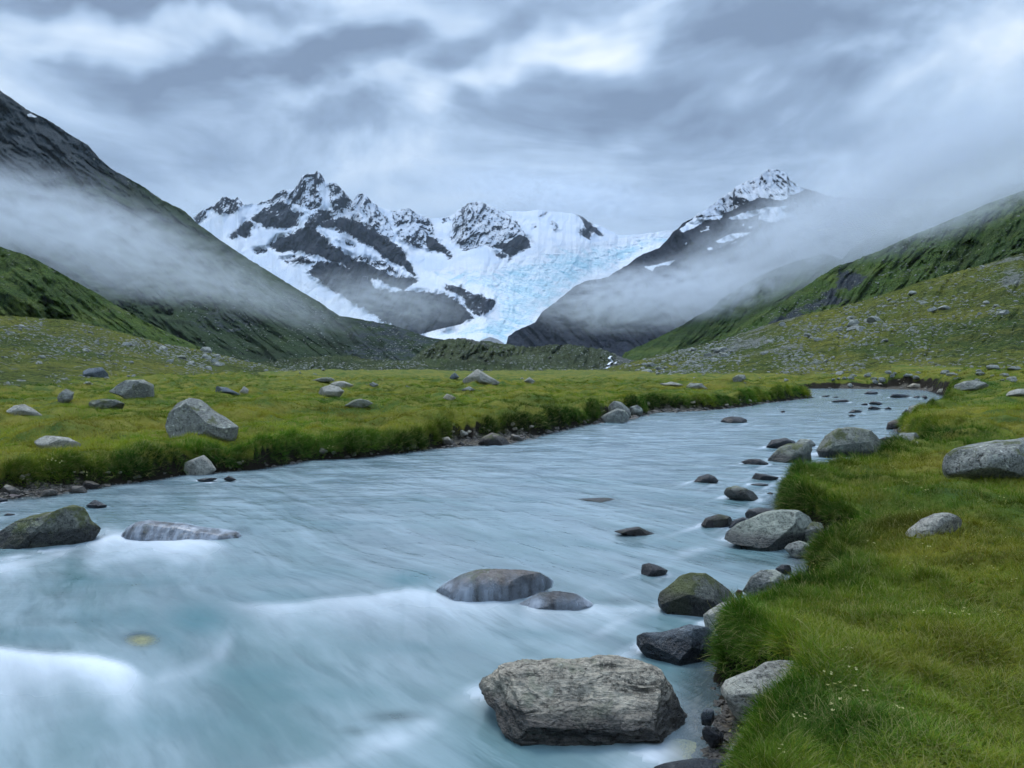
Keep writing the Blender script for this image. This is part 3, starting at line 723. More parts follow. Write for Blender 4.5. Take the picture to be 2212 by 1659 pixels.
# right valley side
RIDGE_E1 = [(1290, 812), (1331, 790), (1350, 760), (1400, 738), (1474, 701), (1508, 680), (1535, 666), (1565, 640), (1590, 624), (1640, 594), (1700, 570), (1780, 545), (1820, 560), (1835, 540), (1900, 500), (2000, 452), (2100, 420), (2212, 392), (2450, 330)]
layer("far_green_slope", RIDGE_E1, 830, [(1290, 420), (2450, 420)], [(1290, 560), (1600, 900), (2450, 800)], 1295, 2450, 520, 200, hill_mid, amp=0.10, nscale=70, shear=0.9, jag=2.0, p=1.0, seed=47, masks={'rock': lambda X, Y: 0.12 + 0 * X})
RIDGE_E2 = [(1500, 800), (1560, 742), (1603, 712), (1640, 686), (1680, 658), (1715, 634), (1755, 607), (1780, 590), (1813, 571), (1843, 563), (1900, 540), (1960, 512), (2050, 474), (2130, 440), (2212, 410), (2450, 330)]
def rockE2(X, Y):
    d = (Y - np.interp(X, *zip(*RIDGE_E2)))
    return 0.85 * np.exp(-((d - 46 - 14 * fbm2(X / 22, Y / 22, 3, 91)) / 36) ** 2) * sstep(1940, 1800, X) * sstep(1600, 1680, X) + 0.45 * fbm2(X / 34, Y / 24, 4, 93) - 0.12
ME2 = layer("cliff_slope", RIDGE_E2, 835, [(1500, 230), (2450, 200)], [(1500, 330), (1800, 480), (2450, 420)], 1505, 2450, 520, 220, mat_hill("cliff_turf", G_MID, -0.08, 0.45, 0.9, ((0.014, 0.020, 0.028), (0.052, 0.062, 0.070)), stones=0.90), amp=0.08, nscale=60, shear=0.7, jag=2.5, p=1.0, seed=53, masks={'rock': rockE2})
RIDGE_E3 = [(1240, 815), (1290, 800), (1330, 788), (1400, 772), (1480, 752), (1565, 731), (1610, 716), (1665, 697), (1753, 675), (1843, 655), (1930, 628), (2000, 604), (2080, 582), (2140, 566), (2212, 545), (2450, 480)]
def rockE3(X, Y):
    f = (Y - np.interp(X, *zip(*RIDGE_E3))) / 150
    r = 0.42 * (1 - sstep(0.0, 0.85, f)) * sstep(1400, 1550, X)
    r = r + 0.3 * np.exp(-(((X - 1650) / 140) ** 2 + ((Y - 755) / 35) ** 2)) + 0.5 * np.exp(-(((X - 2190) / 45) ** 2 + ((Y - 600) / 35) ** 2))
    yl = np.exp(-(((X - 2130) / 170) ** 2 + ((Y - 715) / 55) ** 2))
    return r - 0.35 * yl - 0.12
ME3 = layer("stony_right_slope", RIDGE_E3, [(1240, 838), (1750, 846), (2212, 850), (2450, 850)], [(1240, 150), (1600, 92), (1900, 84), (2212, 58), (2450, 45)], [(1240, 260), (1600, 260), (2212, 240), (2450, 220)], 1245, 2450, 640, 200, hill_near, amp=0.07, nscale=55, shear=0.5, jag=2.4, p=1.25, seed=59, masks={'rock': rockE3})

# ----------------------------------------------------------------- mist banks and haze
def mist(name, px, py, dist, rx, ry, rd, tilt, dens, seed, nsc=2.9, thr=(0.34, 0.64), color=(0.86, 0.92, 1.0), yaw=0.0, edge=(1.0, 0.15)):
    """lens of drifting cloud; rx, ry are its half sizes in picture units at its distance, rd its half depth in metres"""
    a, s = ray(px, py); k = dist / FPX
    n = 24
    th = np.linspace(0, np.pi, n // 2 + 1); ph = np.linspace(0, 2 * np.pi, n + 1)
    T_, P_ = np.meshgrid(th, ph, indexing='ij')
    Vv = np.stack([np.sin(T_) * np.cos(P_), np.sin(T_) * np.sin(P_), np.cos(T_)], -1).reshape(-1, 3)
    m, nn = material(name + "_air")
    o = new_mesh(name, Vv, grid_faces(*T_.shape)[:, ::-1], m, attrs=None)
    o.location = (a * dist, dist, HC + s * dist)
    o.rotation_euler = (0, math.radians(-tilt), math.radians(yaw))
    o.scale = (rx * k, rd, ry * k)
    q = nn.obj()
    asp = rx / ry
    wpv = nn.mapping(q, (seed * 3.1, seed * 1.7, 0), (0, 0, 0), (asp * 0.42, 0.8, 0.8))
    wpv = nn.vm('ADD', wpv, nn.vm('SCALE', nn.vm('SUBTRACT', nn.noise(wpv, 1.3, 2, 0.5, 0, True), (0.5, 0.5, 0.5)), None, 0.7))
    nz = nn.noise(wpv, nsc, 6, 0.62)
    d = nn.vm('LENGTH', q)
    d2 = nn.m('ADD', d, nn.m('MULTIPLY', nn.m('SUBTRACT', nz, 0.5), 2.2))
    fall = nn.mr(d2, edge[0], edge[1])
    lim = nn.mr(d, 1.0, 0.62)
    den = nn.m('MULTIPLY', nn.m('MULTIPLY', fall, lim), nn.m('MULTIPLY', nn.mr(nz, thr[0], thr[1], 0.12, 1.0), dens))
    n2 = nn.noise(nn.vm('ADD', wpv, (4.0, 2.0, 7.0)), nsc * 2.6, 4, 0.6)
    den = nn.m('MULTIPLY', den, nn.mr(n2, 0.36, 0.60, 0.18, 1.15))
    v = nn.new('ShaderNodeVolumePrincipled', {'Color': color, 'Density': den, 'Anisotropy': 0.0})
    nn.out(None, v.outputs[0])
    m.cycles.volume_step_rate = 0.5
    tag(o, kind='stuff')
    return o

mist("mist", 20, 468, 480, 500, 150, 90, -9, 0.036, 1)
mist("mist", 300, 548, 560, 420, 120, 90, -16, 0.022, 8)
mist("mist", 250, 610, 470, 330, 62, 60, -4, 0.016, 12)
mist("mist", 560, 640, 640, 300, 66, 70, -20, 0.015, 2)
mist("mist", 820, 650, 1500, 270, 85, 150, -6, 0.010, 3)
mist("mist", 1420, 640, 800, 380, 100, 110, 4, 0.042, 4)
mist("mist", 1700, 540, 900, 400, 160, 140, 24, 0.028, 9)
mist("mist", 1940, 440, 640, 500, 185, 100, 22, 0.040, 5)
mist("mist", 2160, 310, 560, 540, 230, 100, 20, 0.034, 6)
mist("mist", 2080, 430, 330, 420, 95, 60, 21, 0.034, 10)
mist("mist", 1180, 415, 4300, 380, 62, 460, -6, 0.0050, 7)

hz_m, hn = material("valley_air")
hv = hn.new('ShaderNodeVolumePrincipled', {'Color': (0.72, 0.86, 1.0), 'Density': 0.000021, 'Anisotropy': 0.0})
hn.out(None, hv.outputs[0])
hz = np.array([(-9500, -9500, -9.0), (9500, -9500, -9.0), (9500, 9500, -9.0), (-9500, 9500, -9.0), (-9500, -9500, 1700), (9500, -9500, 1700), (9500, 9500, 1700), (-9500, 9500, 1700)])
haze = new_mesh("haze", hz, np.array([(3, 2, 1, 0), (4, 5, 6, 7), (0, 1, 5, 4), (1, 2, 6, 5), (2, 3, 7, 6), (3, 0, 4, 7)]), hz_m, smooth=False)
tag(haze, kind='stuff')

# ----------------------------------------------------------------- stone materials
def mat_rock(name, dark, light, lichen, lich_amt=0.25, layered=0.0, wet=True, scale=1.0, moss=0.0, spots=0.3):
    m, n = material(name)
    o = n.obj(); p = n.pos()
    rnd = n.new('ShaderNodeObjectInfo').outputs['Random']
    q = n.vm('ADD', n.vm('SCALE', o, None, scale), n.comb(n.m('MULTIPLY', rnd, 31.0), n.m('MULTIPLY', rnd, 17.0), 0.0))
    big = n.noise(q, 1.7, 5, 0.6)
    mid = n.noise(q, 6.5, 6, 0.68)
    fine = n.noise(q, 34.0, 4, 0.7)
    c = n.mix(n.mr(n.m('ADD', n.m('MULTIPLY', big, 0.5), n.m('MULTIPLY', mid, 0.5)), 0.36, 0.64), dark, light)
    c = n.mix(n.m('MULTIPLY', n.mr(fine, 0.40, 0.70), 0.45), c, tuple(min(1, 1.7 * v) for v in light))
    c = n.mix(n.m('MULTIPLY', n.mr(fine, 0.47, 0.32), 0.75), c, tuple(0.3 * v for v in dark))
    pit = n.noise(q, 14.0, 4, 0.75)
    c = n.mix(n.m('MULTIPLY', n.mr(pit, 0.44, 0.33), 0.8), c, tuple(0.25 * v for v in dark))
    c = n.mix(n.m('MULTIPLY', n.mr(n.noise(q, 4.2, 6, 0.72), 0.52, 0.66), 0.55), c, tuple(min(1, 1.35 * v) for v in light))
    h = n.m('ADD', n.m('MULTIPLY', mid, 0.8), n.m('MULTIPLY', fine, 0.22))
    if layered:
        lq = n.mapping(q, (0, 0, 0), (0.35, 0.22, 0.0), (1.1, 1.1, 7.0))
        lay = n.noise(lq, 2.2, 5, 0.62, 0.6)
        c = n.mix(n.m('MULTIPLY', n.mr(lay, 0.46, 0.34), layered), c, tuple(0.22 * v for v in dark))
        c = n.mix(n.m('MULTIPLY', n.mr(lay, 0.52, 0.68), 0.5 * layered), c, tuple(min(1, 1.35 * v) for v in light))
        h = n.m('ADD', h, n.m('MULTIPLY', lay, 1.3 * layered))
    # cracks
    cr = n.vor(n.vm('ADD', q, n.vm('SCALE', n.noise(q, 3.0, 3, 0.5, 0, True), None, 0.5)), 2.3, 'DISTANCE_TO_EDGE', 0)
    ck = n.m('MULTIPLY', n.mr(cr, 0.020, 0.0), n.mr(big, 0.54, 0.64))
    c = n.mix(n.m('MULTIPLY', ck, 0.55), c, tuple(0.2 * v for v in dark))
    h = n.m('SUBTRACT', h, n.m('MULTIPLY', ck, 0.6))
    # lichen crusts
    nz = n.sep(n.new('ShaderNodeNewGeometry').outputs['Normal'])[2]
    lv = n.vor(n.vm('ADD', q, n.vm('SCALE', n.noise(q, 9.0, 3, 0.6, 0, True), None, 0.16)), 8.0, 'F1', 0)
    la = n.mr(n.m('SUBTRACT', n.m('ADD', n.noise(q, 3.3, 5, 0.65), n.m('MULTIPLY', nz, 0.08)), n.m('MULTIPLY', lv, 0.25)), 0.56 - 0.25 * lich_amt, 0.62 - 0.25 * lich_amt)
    c = n.mix(n.m('MULTIPLY', la, min(1.0, 0.35 + lich_amt)), c, lichen)
    sp = n.m('MULTIPLY', n.mr(lv, 0.20, 0.12), n.mr(n.noise(q, 2.1, 2, 0.5), 0.5, 0.6))
    c = n.mix(n.m('MULTIPLY', sp, spots), c, (0.62, 0.63, 0.58))
    if moss:
        ms_ = n.mr(n.m('ADD', n.m('MULTIPLY', n.noise(q, 2.6, 6, 0.65), 1.0), n.m('MULTIPLY', nz, 0.10)), 0.64 - 0.3 * moss, 0.72 - 0.3 * moss)
        c = n.mix(n.m('MULTIPLY', ms_, 0.85), c, (0.070, 0.080, 0.022))
    rough = 0.85
    if wet:   # stone splashed by the river: dark and glossy up to a ragged tide line
        wl = n.m('ADD', n.sep(p)[2], n.m('MULTIPLY', n.m('SUBTRACT', n.noise(p, 5.0, 3, 0.6), 0.5), 0.14))
        wt = n.mr(wl, 0.24, 0.13)
        c = n.mix(n.m('MULTIPLY', wt, 0.92), c, n.mix(1.0, c, (0.15, 0.15, 0.17), 'MULTIPLY'))
        rough = n.m('SUBTRACT', 0.85, n.m('MULTIPLY', wt, 0.5))
    b = n.principled(c, rough, 0.35, n.bump(h, 0.9, 0.09 / scale))
    n.out(b.outputs[0]); return m

RM = {
    'schist': mat_rock("pale_layered_schist", (0.110, 0.097, 0.076), (0.365, 0.325, 0.255), (0.21, 0.21, 0.15), 0.25, 0.85, True, 1.0, 0.0, 0.25),
    'slate': mat_rock("blue_grey_slate", (0.040, 0.050, 0.060), (0.110, 0.130, 0.145), (0.20, 0.23, 0.22), 0.12, 0.2, True, 1.2, 0.0, 0.6),
    'dark': mat_rock("dark_river_stone", (0.030, 0.031, 0.034), (0.105, 0.108, 0.108), (0.16, 0.16, 0.13), 0.10, 0.1, True, 2.0, 0.0, 0.2),
    'brown': mat_rock("brown_river_stone", (0.050, 0.042, 0.036), (0.150, 0.125, 0.105), (0.17, 0.16, 0.12), 0.15, 0.1, True, 1.6, 0.2, 0.3),
    'mossy': mat_rock("mossy_grey_stone", (0.034, 0.038, 0.034), (0.150, 0.152, 0.125), (0.23, 0.24, 0.16), 0.35, 0.15, True, 1.0, 0.42, 0.3),
    'olive': mat_rock("olive_lichened_stone", (0.070, 0.074, 0.062), (0.200, 0.205, 0.165), (0.16, 0.165, 0.10), 0.35, 0.1, True, 1.0, 0.12, 0.15),
    'green': mat_rock("grey_green_slab", (0.095, 0.106, 0.088), (0.255, 0.270, 0.222), (0.32, 0.335, 0.27), 0.25, 0.25, True, 1.0, 0.0, 0.2),
    'pale': mat_rock("pale_granite", (0.130, 0.124, 0.104), (0.325, 0.310, 0.262), (0.37, 0.36, 0.29), 0.25, 0.15, False, 1.4, 0.0, 0.5),
    'grey': mat_rock("lichened_grey_gneiss", (0.072, 0.076, 0.070), (0.225, 0.228, 0.200), (0.33, 0.34, 0.27), 0.32, 0.15, False, 1.0, 0.05, 0.7),
    'tan': mat_rock("tan_beach_stone", (0.170, 0.145, 0.105), (0.390, 0.345, 0.265), (0.40, 0.37, 0.29), 0.10, 0.1, True, 2.5, 0.0, 0.2),
    'rust': mat_rock("rust_red_stone", (0.110, 0.030, 0.014), (0.260, 0.085, 0.040), (0.25, 0.10, 0.05), 0.10, 0.0, True, 3.0, 0.0, 0.0),
    'sunk': mat_rock("algae_yellow_stone", (0.200, 0.180, 0.060), (0.420, 0.390, 0.150), (0.40, 0.37, 0.16), 0.1, 0.0, False, 3.0, 0.0, 0.1),
    'pink': mat_rock("pinkish_stone", (0.230, 0.165, 0.160), (0.420, 0.330, 0.320), (0.40, 0.33, 0.32), 0.10, 0.0, True, 2.5, 0.0, 0.1),
}

# ----------------------------------------------------------------- boulders: each traced, with its own distance and thickness
def ico(sub):
    t = (1 + 5 ** 0.5) / 2
    v = [(-1, t, 0), (1, t, 0), (-1, -t, 0), (1, -t, 0), (0, -1, t), (0, 1, t), (0, -1, -t), (0, 1, -t), (t, 0, -1), (t, 0, 1), (-t, 0, -1), (-t, 0, 1)]
    f = [(0, 11, 5), (0, 5, 1), (0, 1, 7), (0, 7, 10), (0, 10, 11), (1, 5, 9), (5, 11, 4), (11, 10, 2), (10, 7, 6), (7, 1, 8), (3, 9, 4), (3, 4, 2), (3, 2, 6), (3, 6, 8), (3, 8, 9), (4, 9, 5), (2, 4, 11), (6, 2, 10), (8, 6, 7), (9, 8, 1)]
    v = np.array(v, float); v /= np.linalg.norm(v, axis=1)[:, None]; f = np.array(f)
    for _ in range(sub):
        e = np.sort(np.concatenate([f[:, [0, 1]], f[:, [1, 2]], f[:, [2, 0]]]), 1)
        ue, inv = np.unique(e, axis=0, return_inverse=True); inv = inv.ravel()
        mid = v[ue[:, 0]] + v[ue[:, 1]]; mid /= np.linalg.norm(mid, axis=1)[:, None]
        k = len(f); a, b, c = inv[:k] + len(v), inv[k:2 * k] + len(v), inv[2 * k:] + len(v)
        v = np.concatenate([v, mid])
        f = np.concatenate([np.stack([f[:, 0], a, c], 1), np.stack([f[:, 1], b, a], 1), np.stack([f[:, 2], c, b], 1), np.stack([a, b, c], 1)])
    return v, f
ICO = {k: ico(k) for k in (2, 3, 4, 5, 6)}

def rock_at(outline, name, mat, label, cat, group=None, base=None, zb=None, thick=0.72, sub=4, cuts=7, rough=0.05, ang=0.8, layers=0.0, seed=None, link=True, sink=0.12, planes=()):
    """a stone whose outline from the camera is the traced one; base = lowest visible row"""
    pts = np.array(outline, float)
    if base is None: base = pts[:, 1].max()
    bx = pts[pts[:, 1] > pts[:, 1].max() - 0.25 * np.ptp(pts[:, 1]), 0].mean()
    if zb is None:
        gx, gy, gz = ground_hit(bx, base)
    else:
        a, s = ray(bx, base); gy = (zb - HC) / s; gx = a * gy; gz = zb
    r_ = np.random.default_rng(zlib.crc32(label.encode()) % 99991 if seed is None else seed)
    wpx = np.ptp(pts[:, 0]); width = wpx / FPX * gy
    D = 0.5 * width * thick
    dp = gy + D * 0.75                                   # depth of the silhouette plane
    a, s = ray(pts[:, 0], pts[:, 1])
    U, Zz = a * dp, HC + s * dp
    ub, zb_ = U.min(), Zz.min()
    # carry the stone down into its bed
    lowm = Zz < Zz.min() + 0.22 * np.ptp(Zz)
    Zz = np.where(lowm, Zz - sink * np.ptp(Zz) - 0.25 * np.maximum(0, Zz.min() - gz), Zz)
    cu, cz = 0.5 * (U.min() + U.max()), 0.5 * (Zz.min() + Zz.max())
    ang_ = np.arctan2(Zz - cz, U - cu); R = np.hypot(U - cu, Zz - cz)
    th = np.linspace(-np.pi, np.pi, 721)
    # exact radial distance to the polygon along each direction
    Rt = np.zeros(721)
    n = len(U)
    for i in range(n):
        x1, y1, x2, y2 = U[i] - cu, Zz[i] - cz, U[(i + 1) % n] - cu, Zz[(i + 1) % n] - cz
        dx, dy = np.cos(th), np.sin(th); ex, ey = x2 - x1, y2 - y1
        den = dx * ey - dy * ex
        with np.errstate(divide='ignore', invalid='ignore'):
            t = (x1 * ey - y1 * ex) / den; u = (x1 * dy - y1 * dx) / den
        ok = (t > 0) & (u >= -1e-6) & (u <= 1 + 1e-6) & np.isfinite(t)
        Rt = np.where(ok, np.maximum(Rt, t), Rt)
    Rt = np.where(Rt <= 0, R.mean() * 0.5, Rt)
    ker = np.ones(5) / 5
    Rt = np.convolve(np.concatenate([Rt[-6:-1], Rt, Rt[1:6]]), ker, 'same')[5:-5]
    v, f = ICO[sub]
    c = np.hypot(v[:, 0], v[:, 2]); tt = np.arctan2(v[:, 2], v[:, 0])
    Rv = np.interp(tt, th, Rt)
    cc = c ** ang; ss = np.sign(v[:, 1]) * np.abs(v[:, 1]) ** ang
    p = np.stack([Rv * cc * np.cos(tt), D * ss, Rv * cc * np.sin(tt)], 1)
    size = 0.5 * (2 * D + Rt.mean() * 2) / 2
    for k in range(cuts):
        nrm = r_.normal(size=3); nrm[1] = -abs(nrm[1]) * 1.4 if k % 3 else abs(nrm[1])
        nrm[2] = abs(nrm[2]) * (1 if k % 2 else -0.4); nrm[0] *= 1.0
        nrm /= np.linalg.norm(nrm)
        if abs(nrm[1]) < 0.45: nrm[1] = -0.6; nrm /= np.linalg.norm(nrm)
        d = p @ nrm; cmax = d.max() * r_.uniform(0.66, 0.84)
        p = p - nrm * (np.maximum(0, d - cmax) * 0.9)[:, None]
    for nx_, ny_, nz_, fr in planes:
        nrm = np.array([nx_, ny_, nz_], float); nrm /= np.linalg.norm(nrm); d = p @ nrm; cmax = d.max() * fr
        p = p - nrm * (np.maximum(0, d - cmax) * 0.97)[:, None]
    q = p / size
    nd = v + 0.0
    e = 0.55 * fbm3(q * 1.6 + r_.uniform(0, 9, 3), 4, 1, 0.55, True) + 0.30 * fbm3(q * 4.5 + r_.uniform(0, 9, 3), 4, 5, 0.6) + 0.15 * fbm3(q * 12 + 3, 3, 9, 0.6, True)
    if layers:
        lp = q @ np.array([0.16, -0.30, 0.94]) + 0.10 * fbm3(q * 1.8, 3, 2)
        st = fbm3(np.stack([q[:, 0] * 1.0 + 4, q[:, 1] * 1.0 + 8, lp * 9], 1), 4, 3, 0.62, True)
        e = e + layers * st * (0.35 + 0.65 * np.clip(fbm3(q * 1.4 + 7, 3, 8) + 0.6, 0, 1))
    p = p + nd * (e * rough * size)[:, None]
    P = np.stack([p[:, 0], p[:, 1], p[:, 2]], 1)
    # the far half leans back along the sight line, so that it stays behind the traced outline
    yb = np.maximum(0, P[:, 1])
    P[:, 2] += yb * np.minimum(0, (P[:, 2] + cz - HC) / dp); P[:, 0] += yb * (P[:, 0] + cu) / dp * 0.8
    me_o = new_mesh(name, P, f, RM[mat], smooth=True, link=link)
    me_o.location = (cu, dp, cz)
    if label: tag(me_o, label, cat, group)
    return me_o, P + np.array([cu, dp, cz]), f, D

R_ = []
def B(z, pts, name, mat, label, cat='boulder', **k):
    o = rock_at(Z(z, pts), name, mat, label, cat, **k); R_.append(o); return o

WTR = 0.0
B('i', [(100, 960), (150, 870), (210, 850), (330, 770), (480, 735), (640, 750), (760, 740), (880, 745), (1000, 740), (1090, 700), (1250, 695), (1400, 730), (1540, 790), (1610, 830), (1620, 880), (1690, 940), (1730, 1010), (1770, 1110), (1840, 1210), (1760, 1270), (1560, 1330), (1350, 1390), (1200, 1410), (1050, 1420), (850, 1430), (600, 1420), (480, 1380), (420, 1290), (240, 1140), (220, 1070), (150, 1020)],
  'boulder', 'schist', "largest river boulder, pale grey flat-topped layered rock standing in the water in front", zb=0, sub=6, cuts=0, rough=0.10, ang=0.66, layers=0.8, thick=0.8, seed=5, sink=0.05, planes=[(0.04, -0.62, 0.78, 0.66), (0.0, -0.93, -0.36, 0.80), (-0.75, -0.55, 0.35, 0.80), (0.80, -0.5, 0.3, 0.84)])
B('i', [(1390, 530), (1500, 490), (1640, 490), (1790, 450), (1890, 420), (2050, 445), (2120, 520), (2130, 640), (2060, 740), (1900, 760), (1720, 750), (1560, 700), (1480, 660), (1430, 590)],
  'boulder', 'slate', "smooth blue-grey boulder with pale streaks, half under the grass just behind the largest boulder", zb=0, sub=6, cuts=3, rough=0.055, seed=8, planes=[(-0.25, -0.75, 0.6, 0.68), (-0.55, -0.8, -0.2, 0.72), (0.55, -0.7, 0.45, 0.75)])
B('h', [(310, 1490), (330, 1430), (420, 1360), (500, 1290), (590, 1265), (720, 1265), (800, 1320), (890, 1380), (950, 1430), (985, 1495), (930, 1560), (800, 1620), (660, 1650), (520, 1625), (400, 1580), (320, 1550)],
  'boulder', 'mossy', "dark angular boulder with a tan right side, at the water's edge above the grey slate", zb=0, sub=6, cuts=2, rough=0.055, seed=21, planes=[(-0.25, -0.96, -0.1, 0.66), (0.62, -0.52, 0.58, 0.66), (-0.5, -0.5, 0.7, 0.76)])
B('h', [(680, 1640), (760, 1580), (860, 1520), (940, 1505), (1010, 1520), (1040, 1600), (1000, 1680), (850, 1745), (740, 1750), (690, 1690)],
  'boulder', 'pale', "smooth pale grey stone tucked between the dark angular boulder and the overhanging grass", cat='stone', zb=0.02, sub=4, cuts=4, rough=0.03)
B('j', [(320, 960), (360, 900), (480, 850), (620, 800), (700, 745), (830, 728), (960, 740), (1080, 790), (1140, 850), (1080, 980), (900, 1080), (740, 1150), (640, 1190), (540, 1200), (430, 1150), (360, 1070), (320, 1010)],
  'boulder', 'pale', "rounded whitish boulder sticking out of the near bank under the grass fringe", zb=0.14, sub=5, cuts=5, rough=0.045, seed=3, thick=0.8)
B('j', [(340, 1600), (420, 1440), (480, 1360), (540, 1345), (590, 1400), (620, 1500), (620, 1640), (480, 1700), (360, 1700)],
  'stone', 'pale', "upright white-veined stone at the foot of the near bank, below the whitish boulder", cat='stone', zb=0.1, sub=4, cuts=6, rough=0.05)
B('i', [(1540, 1690), (1600, 1640), (1700, 1610), (1800, 1595), (1950, 1575), (2150, 1585), (2240, 1620), (2260, 1740), (1900, 1780), (1560, 1760)],
  'stone', 'slate', "flat dark slab in the water at the very bottom edge of the view", cat='stone', zb=0.0, sub=4, cuts=4, rough=0.04, thick=0.6)
B('j', [(150, 1330), (190, 1290), (280, 1310), (340, 1360), (330, 1440), (220, 1450), (160, 1400)], 'stone', 'dark', "wet dark stone in the hollow under the near bank, beside the river", cat='stone', zb=0.05, sub=3)
B('j', [(140, 1200), (180, 1140), (250, 1150), (270, 1230), (220, 1290), (150, 1270)], 'stone', 'slate', "small dark bluish stone wedged under the overhanging near bank", cat='stone', zb=0.1, sub=3)
B('h', [(860, 960), (900, 910), (1000, 840), (1120, 790), (1250, 735), (1380, 715), (1520, 725), (1620, 780), (1645, 830), (1600, 920), (1560, 990), (1420, 1065), (1300, 1055), (1180, 1040), (1050, 1010), (960, 975)],
  'boulder', 'green', "big grey-green slanting slab with a dark crack, on the right bank at mid distance", zb=0, sub=6, cuts=1, rough=0.045, ang=0.72, layers=0.2, seed=31, planes=[(-0.30, -0.66, 0.69, 0.62), (0.45, -0.85, -0.25, 0.66), (0.7, -0.6, 0.35, 0.78)])
B('h', [(1060, 750), (1090, 715), (1180, 698), (1280, 710), (1300, 740), (1200, 770), (1120, 797), (1070, 780)], 'stone', 'dark', "egg-shaped dark stone resting behind the slanting grey-green slab", cat='stone', zb=0.05, sub=4, cuts=2, rough=0.02, ang=0.95)
B('h', [(680, 850), (720, 790), (830, 755), (930, 775), (968, 820), (930, 872), (840, 880), (740, 872)], 'stone', 'brown', "dark brown dome of stone in the shallows left of the slanting slab", cat='stone', zb=0, sub=4, cuts=5, rough=0.04)
B('h', [(905, 870), (960, 810), (1040, 780), (1100, 795), (1000, 850), (930, 892)], 'stone', 'slate', "small bluish stone squeezed between the brown dome and the slanting slab", cat='stone', zb=0, sub=3)
B('h', [(1570, 930), (1590, 880), (1640, 820), (1720, 825), (1740, 880), (1680, 950), (1590, 962)], 'stone', 'grey', "grey stone at the grass edge just right of the slanting slab", cat='stone', zb=0.12, sub=4)
B('h', [(1400, 1050), (1440, 1010), (1530, 985), (1620, 1010), (1630, 1110), (1480, 1125)], 'stone', 'grey', "light grey stone by the grass in front of the slanting slab's right end", cat='stone', zb=0.02, sub=4, cuts=3, rough=0.03)
B('h', [(1040, 1400), (1110, 1300), (1200, 1240), (1320, 1235), (1400, 1280), (1380, 1370), (1270, 1430), (1130, 1445)], 'boulder', 'grey', "speckled grey boulder half covered by grass, right of the dark angular boulder", zb=0.05, sub=4, cuts=6, rough=0.05)
B('h', [(1320, 1230), (1380, 1190), (1450, 1195), (1470, 1250), (1370, 1262)], 'stone', 'dark', "small dark stone at the grass edge behind the speckled grey boulder", cat='stone', zb=0.02, sub=3)
B('h', [(970, 1440), (1000, 1405), (1040, 1415), (1045, 1455), (990, 1468)], 'stone', 'rust', "small rust-red stone between the dark angular boulder and the speckled grey one", cat='stone', zb=0.02, sub=3)
B('h', [(130, 1240), (160, 1195), (230, 1178), (310, 1200), (410, 1248), (330, 1278), (220, 1288), (150, 1272)], 'stone', 'dark', "lone dark rounded stone in the water behind the dark angular boulder", cat='stone', zb=0, sub=4)
B('h', [(870, 575), (900, 530), (980, 508), (1060, 530), (1150, 570), (1182, 612), (1100, 637), (980, 632), (900, 602)], 'stone', 'olive', "oval grey-olive stone in the shallows off the grassy knoll", cat='stone', zb=0, sub=4, cuts=4, rough=0.03)
B('h', [(615, 470), (660, 430), (740, 408), (800, 430), (832, 467), (800, 486), (700, 487)], 'stone', 'dark', "smooth dark dome of stone farthest out from the grassy knoll", cat='stone', zb=0, sub=4, cuts=1, rough=0.02, ang=0.95)
B('h', [(1110, 450), (1150, 400), (1230, 410), (1350, 435), (1300, 457), (1180, 464)], 'stone', 'dark', "dark wedge-shaped stone touching the tip of the grassy knoll", cat='stone', zb=0, sub=4)
B('h', [(1080, 500), (1180, 489), (1285, 497), (1200, 509)], 'stone', 'dark', "low flat dark stone barely above water beside the knoll", cat='stone', zb=0, sub=3)
B('h', [(1240, 578), (1280, 566), (1310, 575), (1280, 588)], 'stone', 'dark', "tiny dark stone close under the grassy knoll", cat='stone', zb=0, sub=2)
B('h', [(1020, 305), (1090, 280), (1180, 277), (1262, 315), (1180, 330), (1080, 324)], 'stone', 'dark', "low dark speckled stone in the water left of the olive boulder", cat='stone', zb=0, sub=4)
B('h', [(1230, 290), (1320, 220), (1360, 180), (1430, 150), (1540, 140), (1640, 150), (1662, 200), (1640, 240), (1672, 287), (1600, 310), (1440, 308), (1300, 307)], 'boulder', 'olive', "olive-grey boulder with a humped right end, left of the big round boulder", zb=0, sub=5, cuts=6, rough=0.06)
B('h', [(1240, 168), (1290, 115), (1410, 97), (1500, 130), (1460, 165), (1370, 184), (1270, 187)], 'stone', 'dark', "low purplish-dark stone behind the olive-grey boulder", cat='stone', zb=0, sub=4)
B('h', [(1490, 150), (1540, 105), (1620, 110), (1692, 158), (1640, 172), (1530, 172)], 'stone', 'grey', "grey stone peeping out between the olive-grey and big round boulders", cat='stone', zb=0, sub=3)
B('g', [(420, 900), (440, 860), (500, 770), (590, 710), (700, 695), (760, 700), (860, 720), (930, 770), (1000, 830), (980, 880), (900, 940), (800, 965), (640, 963), (520, 962), (450, 932)],
  'boulder', 'olive', "big round grey-brown boulder at the right edge of the river", zb=0, sub=6, cuts=3, rough=0.05, seed=12, planes=[(-0.1, -0.8, 0.6, 0.72), (0, -0.95, -0.3, 0.74)])
B('g', [(960, 800), (1010, 778), (1120, 780), (1090, 812), (1010, 832)], 'stone', 'dark', "dark stone in the gap right of the big round boulder", cat='stone', zb=0, sub=3)
B('g', [(900, 930), (960, 870), (1080, 800), (1150, 750), (1280, 740), (1335, 790), (1300, 860), (1150, 910), (1040, 940)], 'boulder', 'grey', "slanted grey rock leaning against the bank beside the big round boulder", zb=0.12, sub=4)
B('g', [(1020, 940), (1100, 880), (1180, 830), (1250, 810), (1330, 830), (1445, 870), (1430, 915), (1300, 940), (1150, 950)], 'boulder', 'pale', "pale peaked rock in the grass in front of the slanted grey rock", zb=0.3, sub=4, cuts=7)
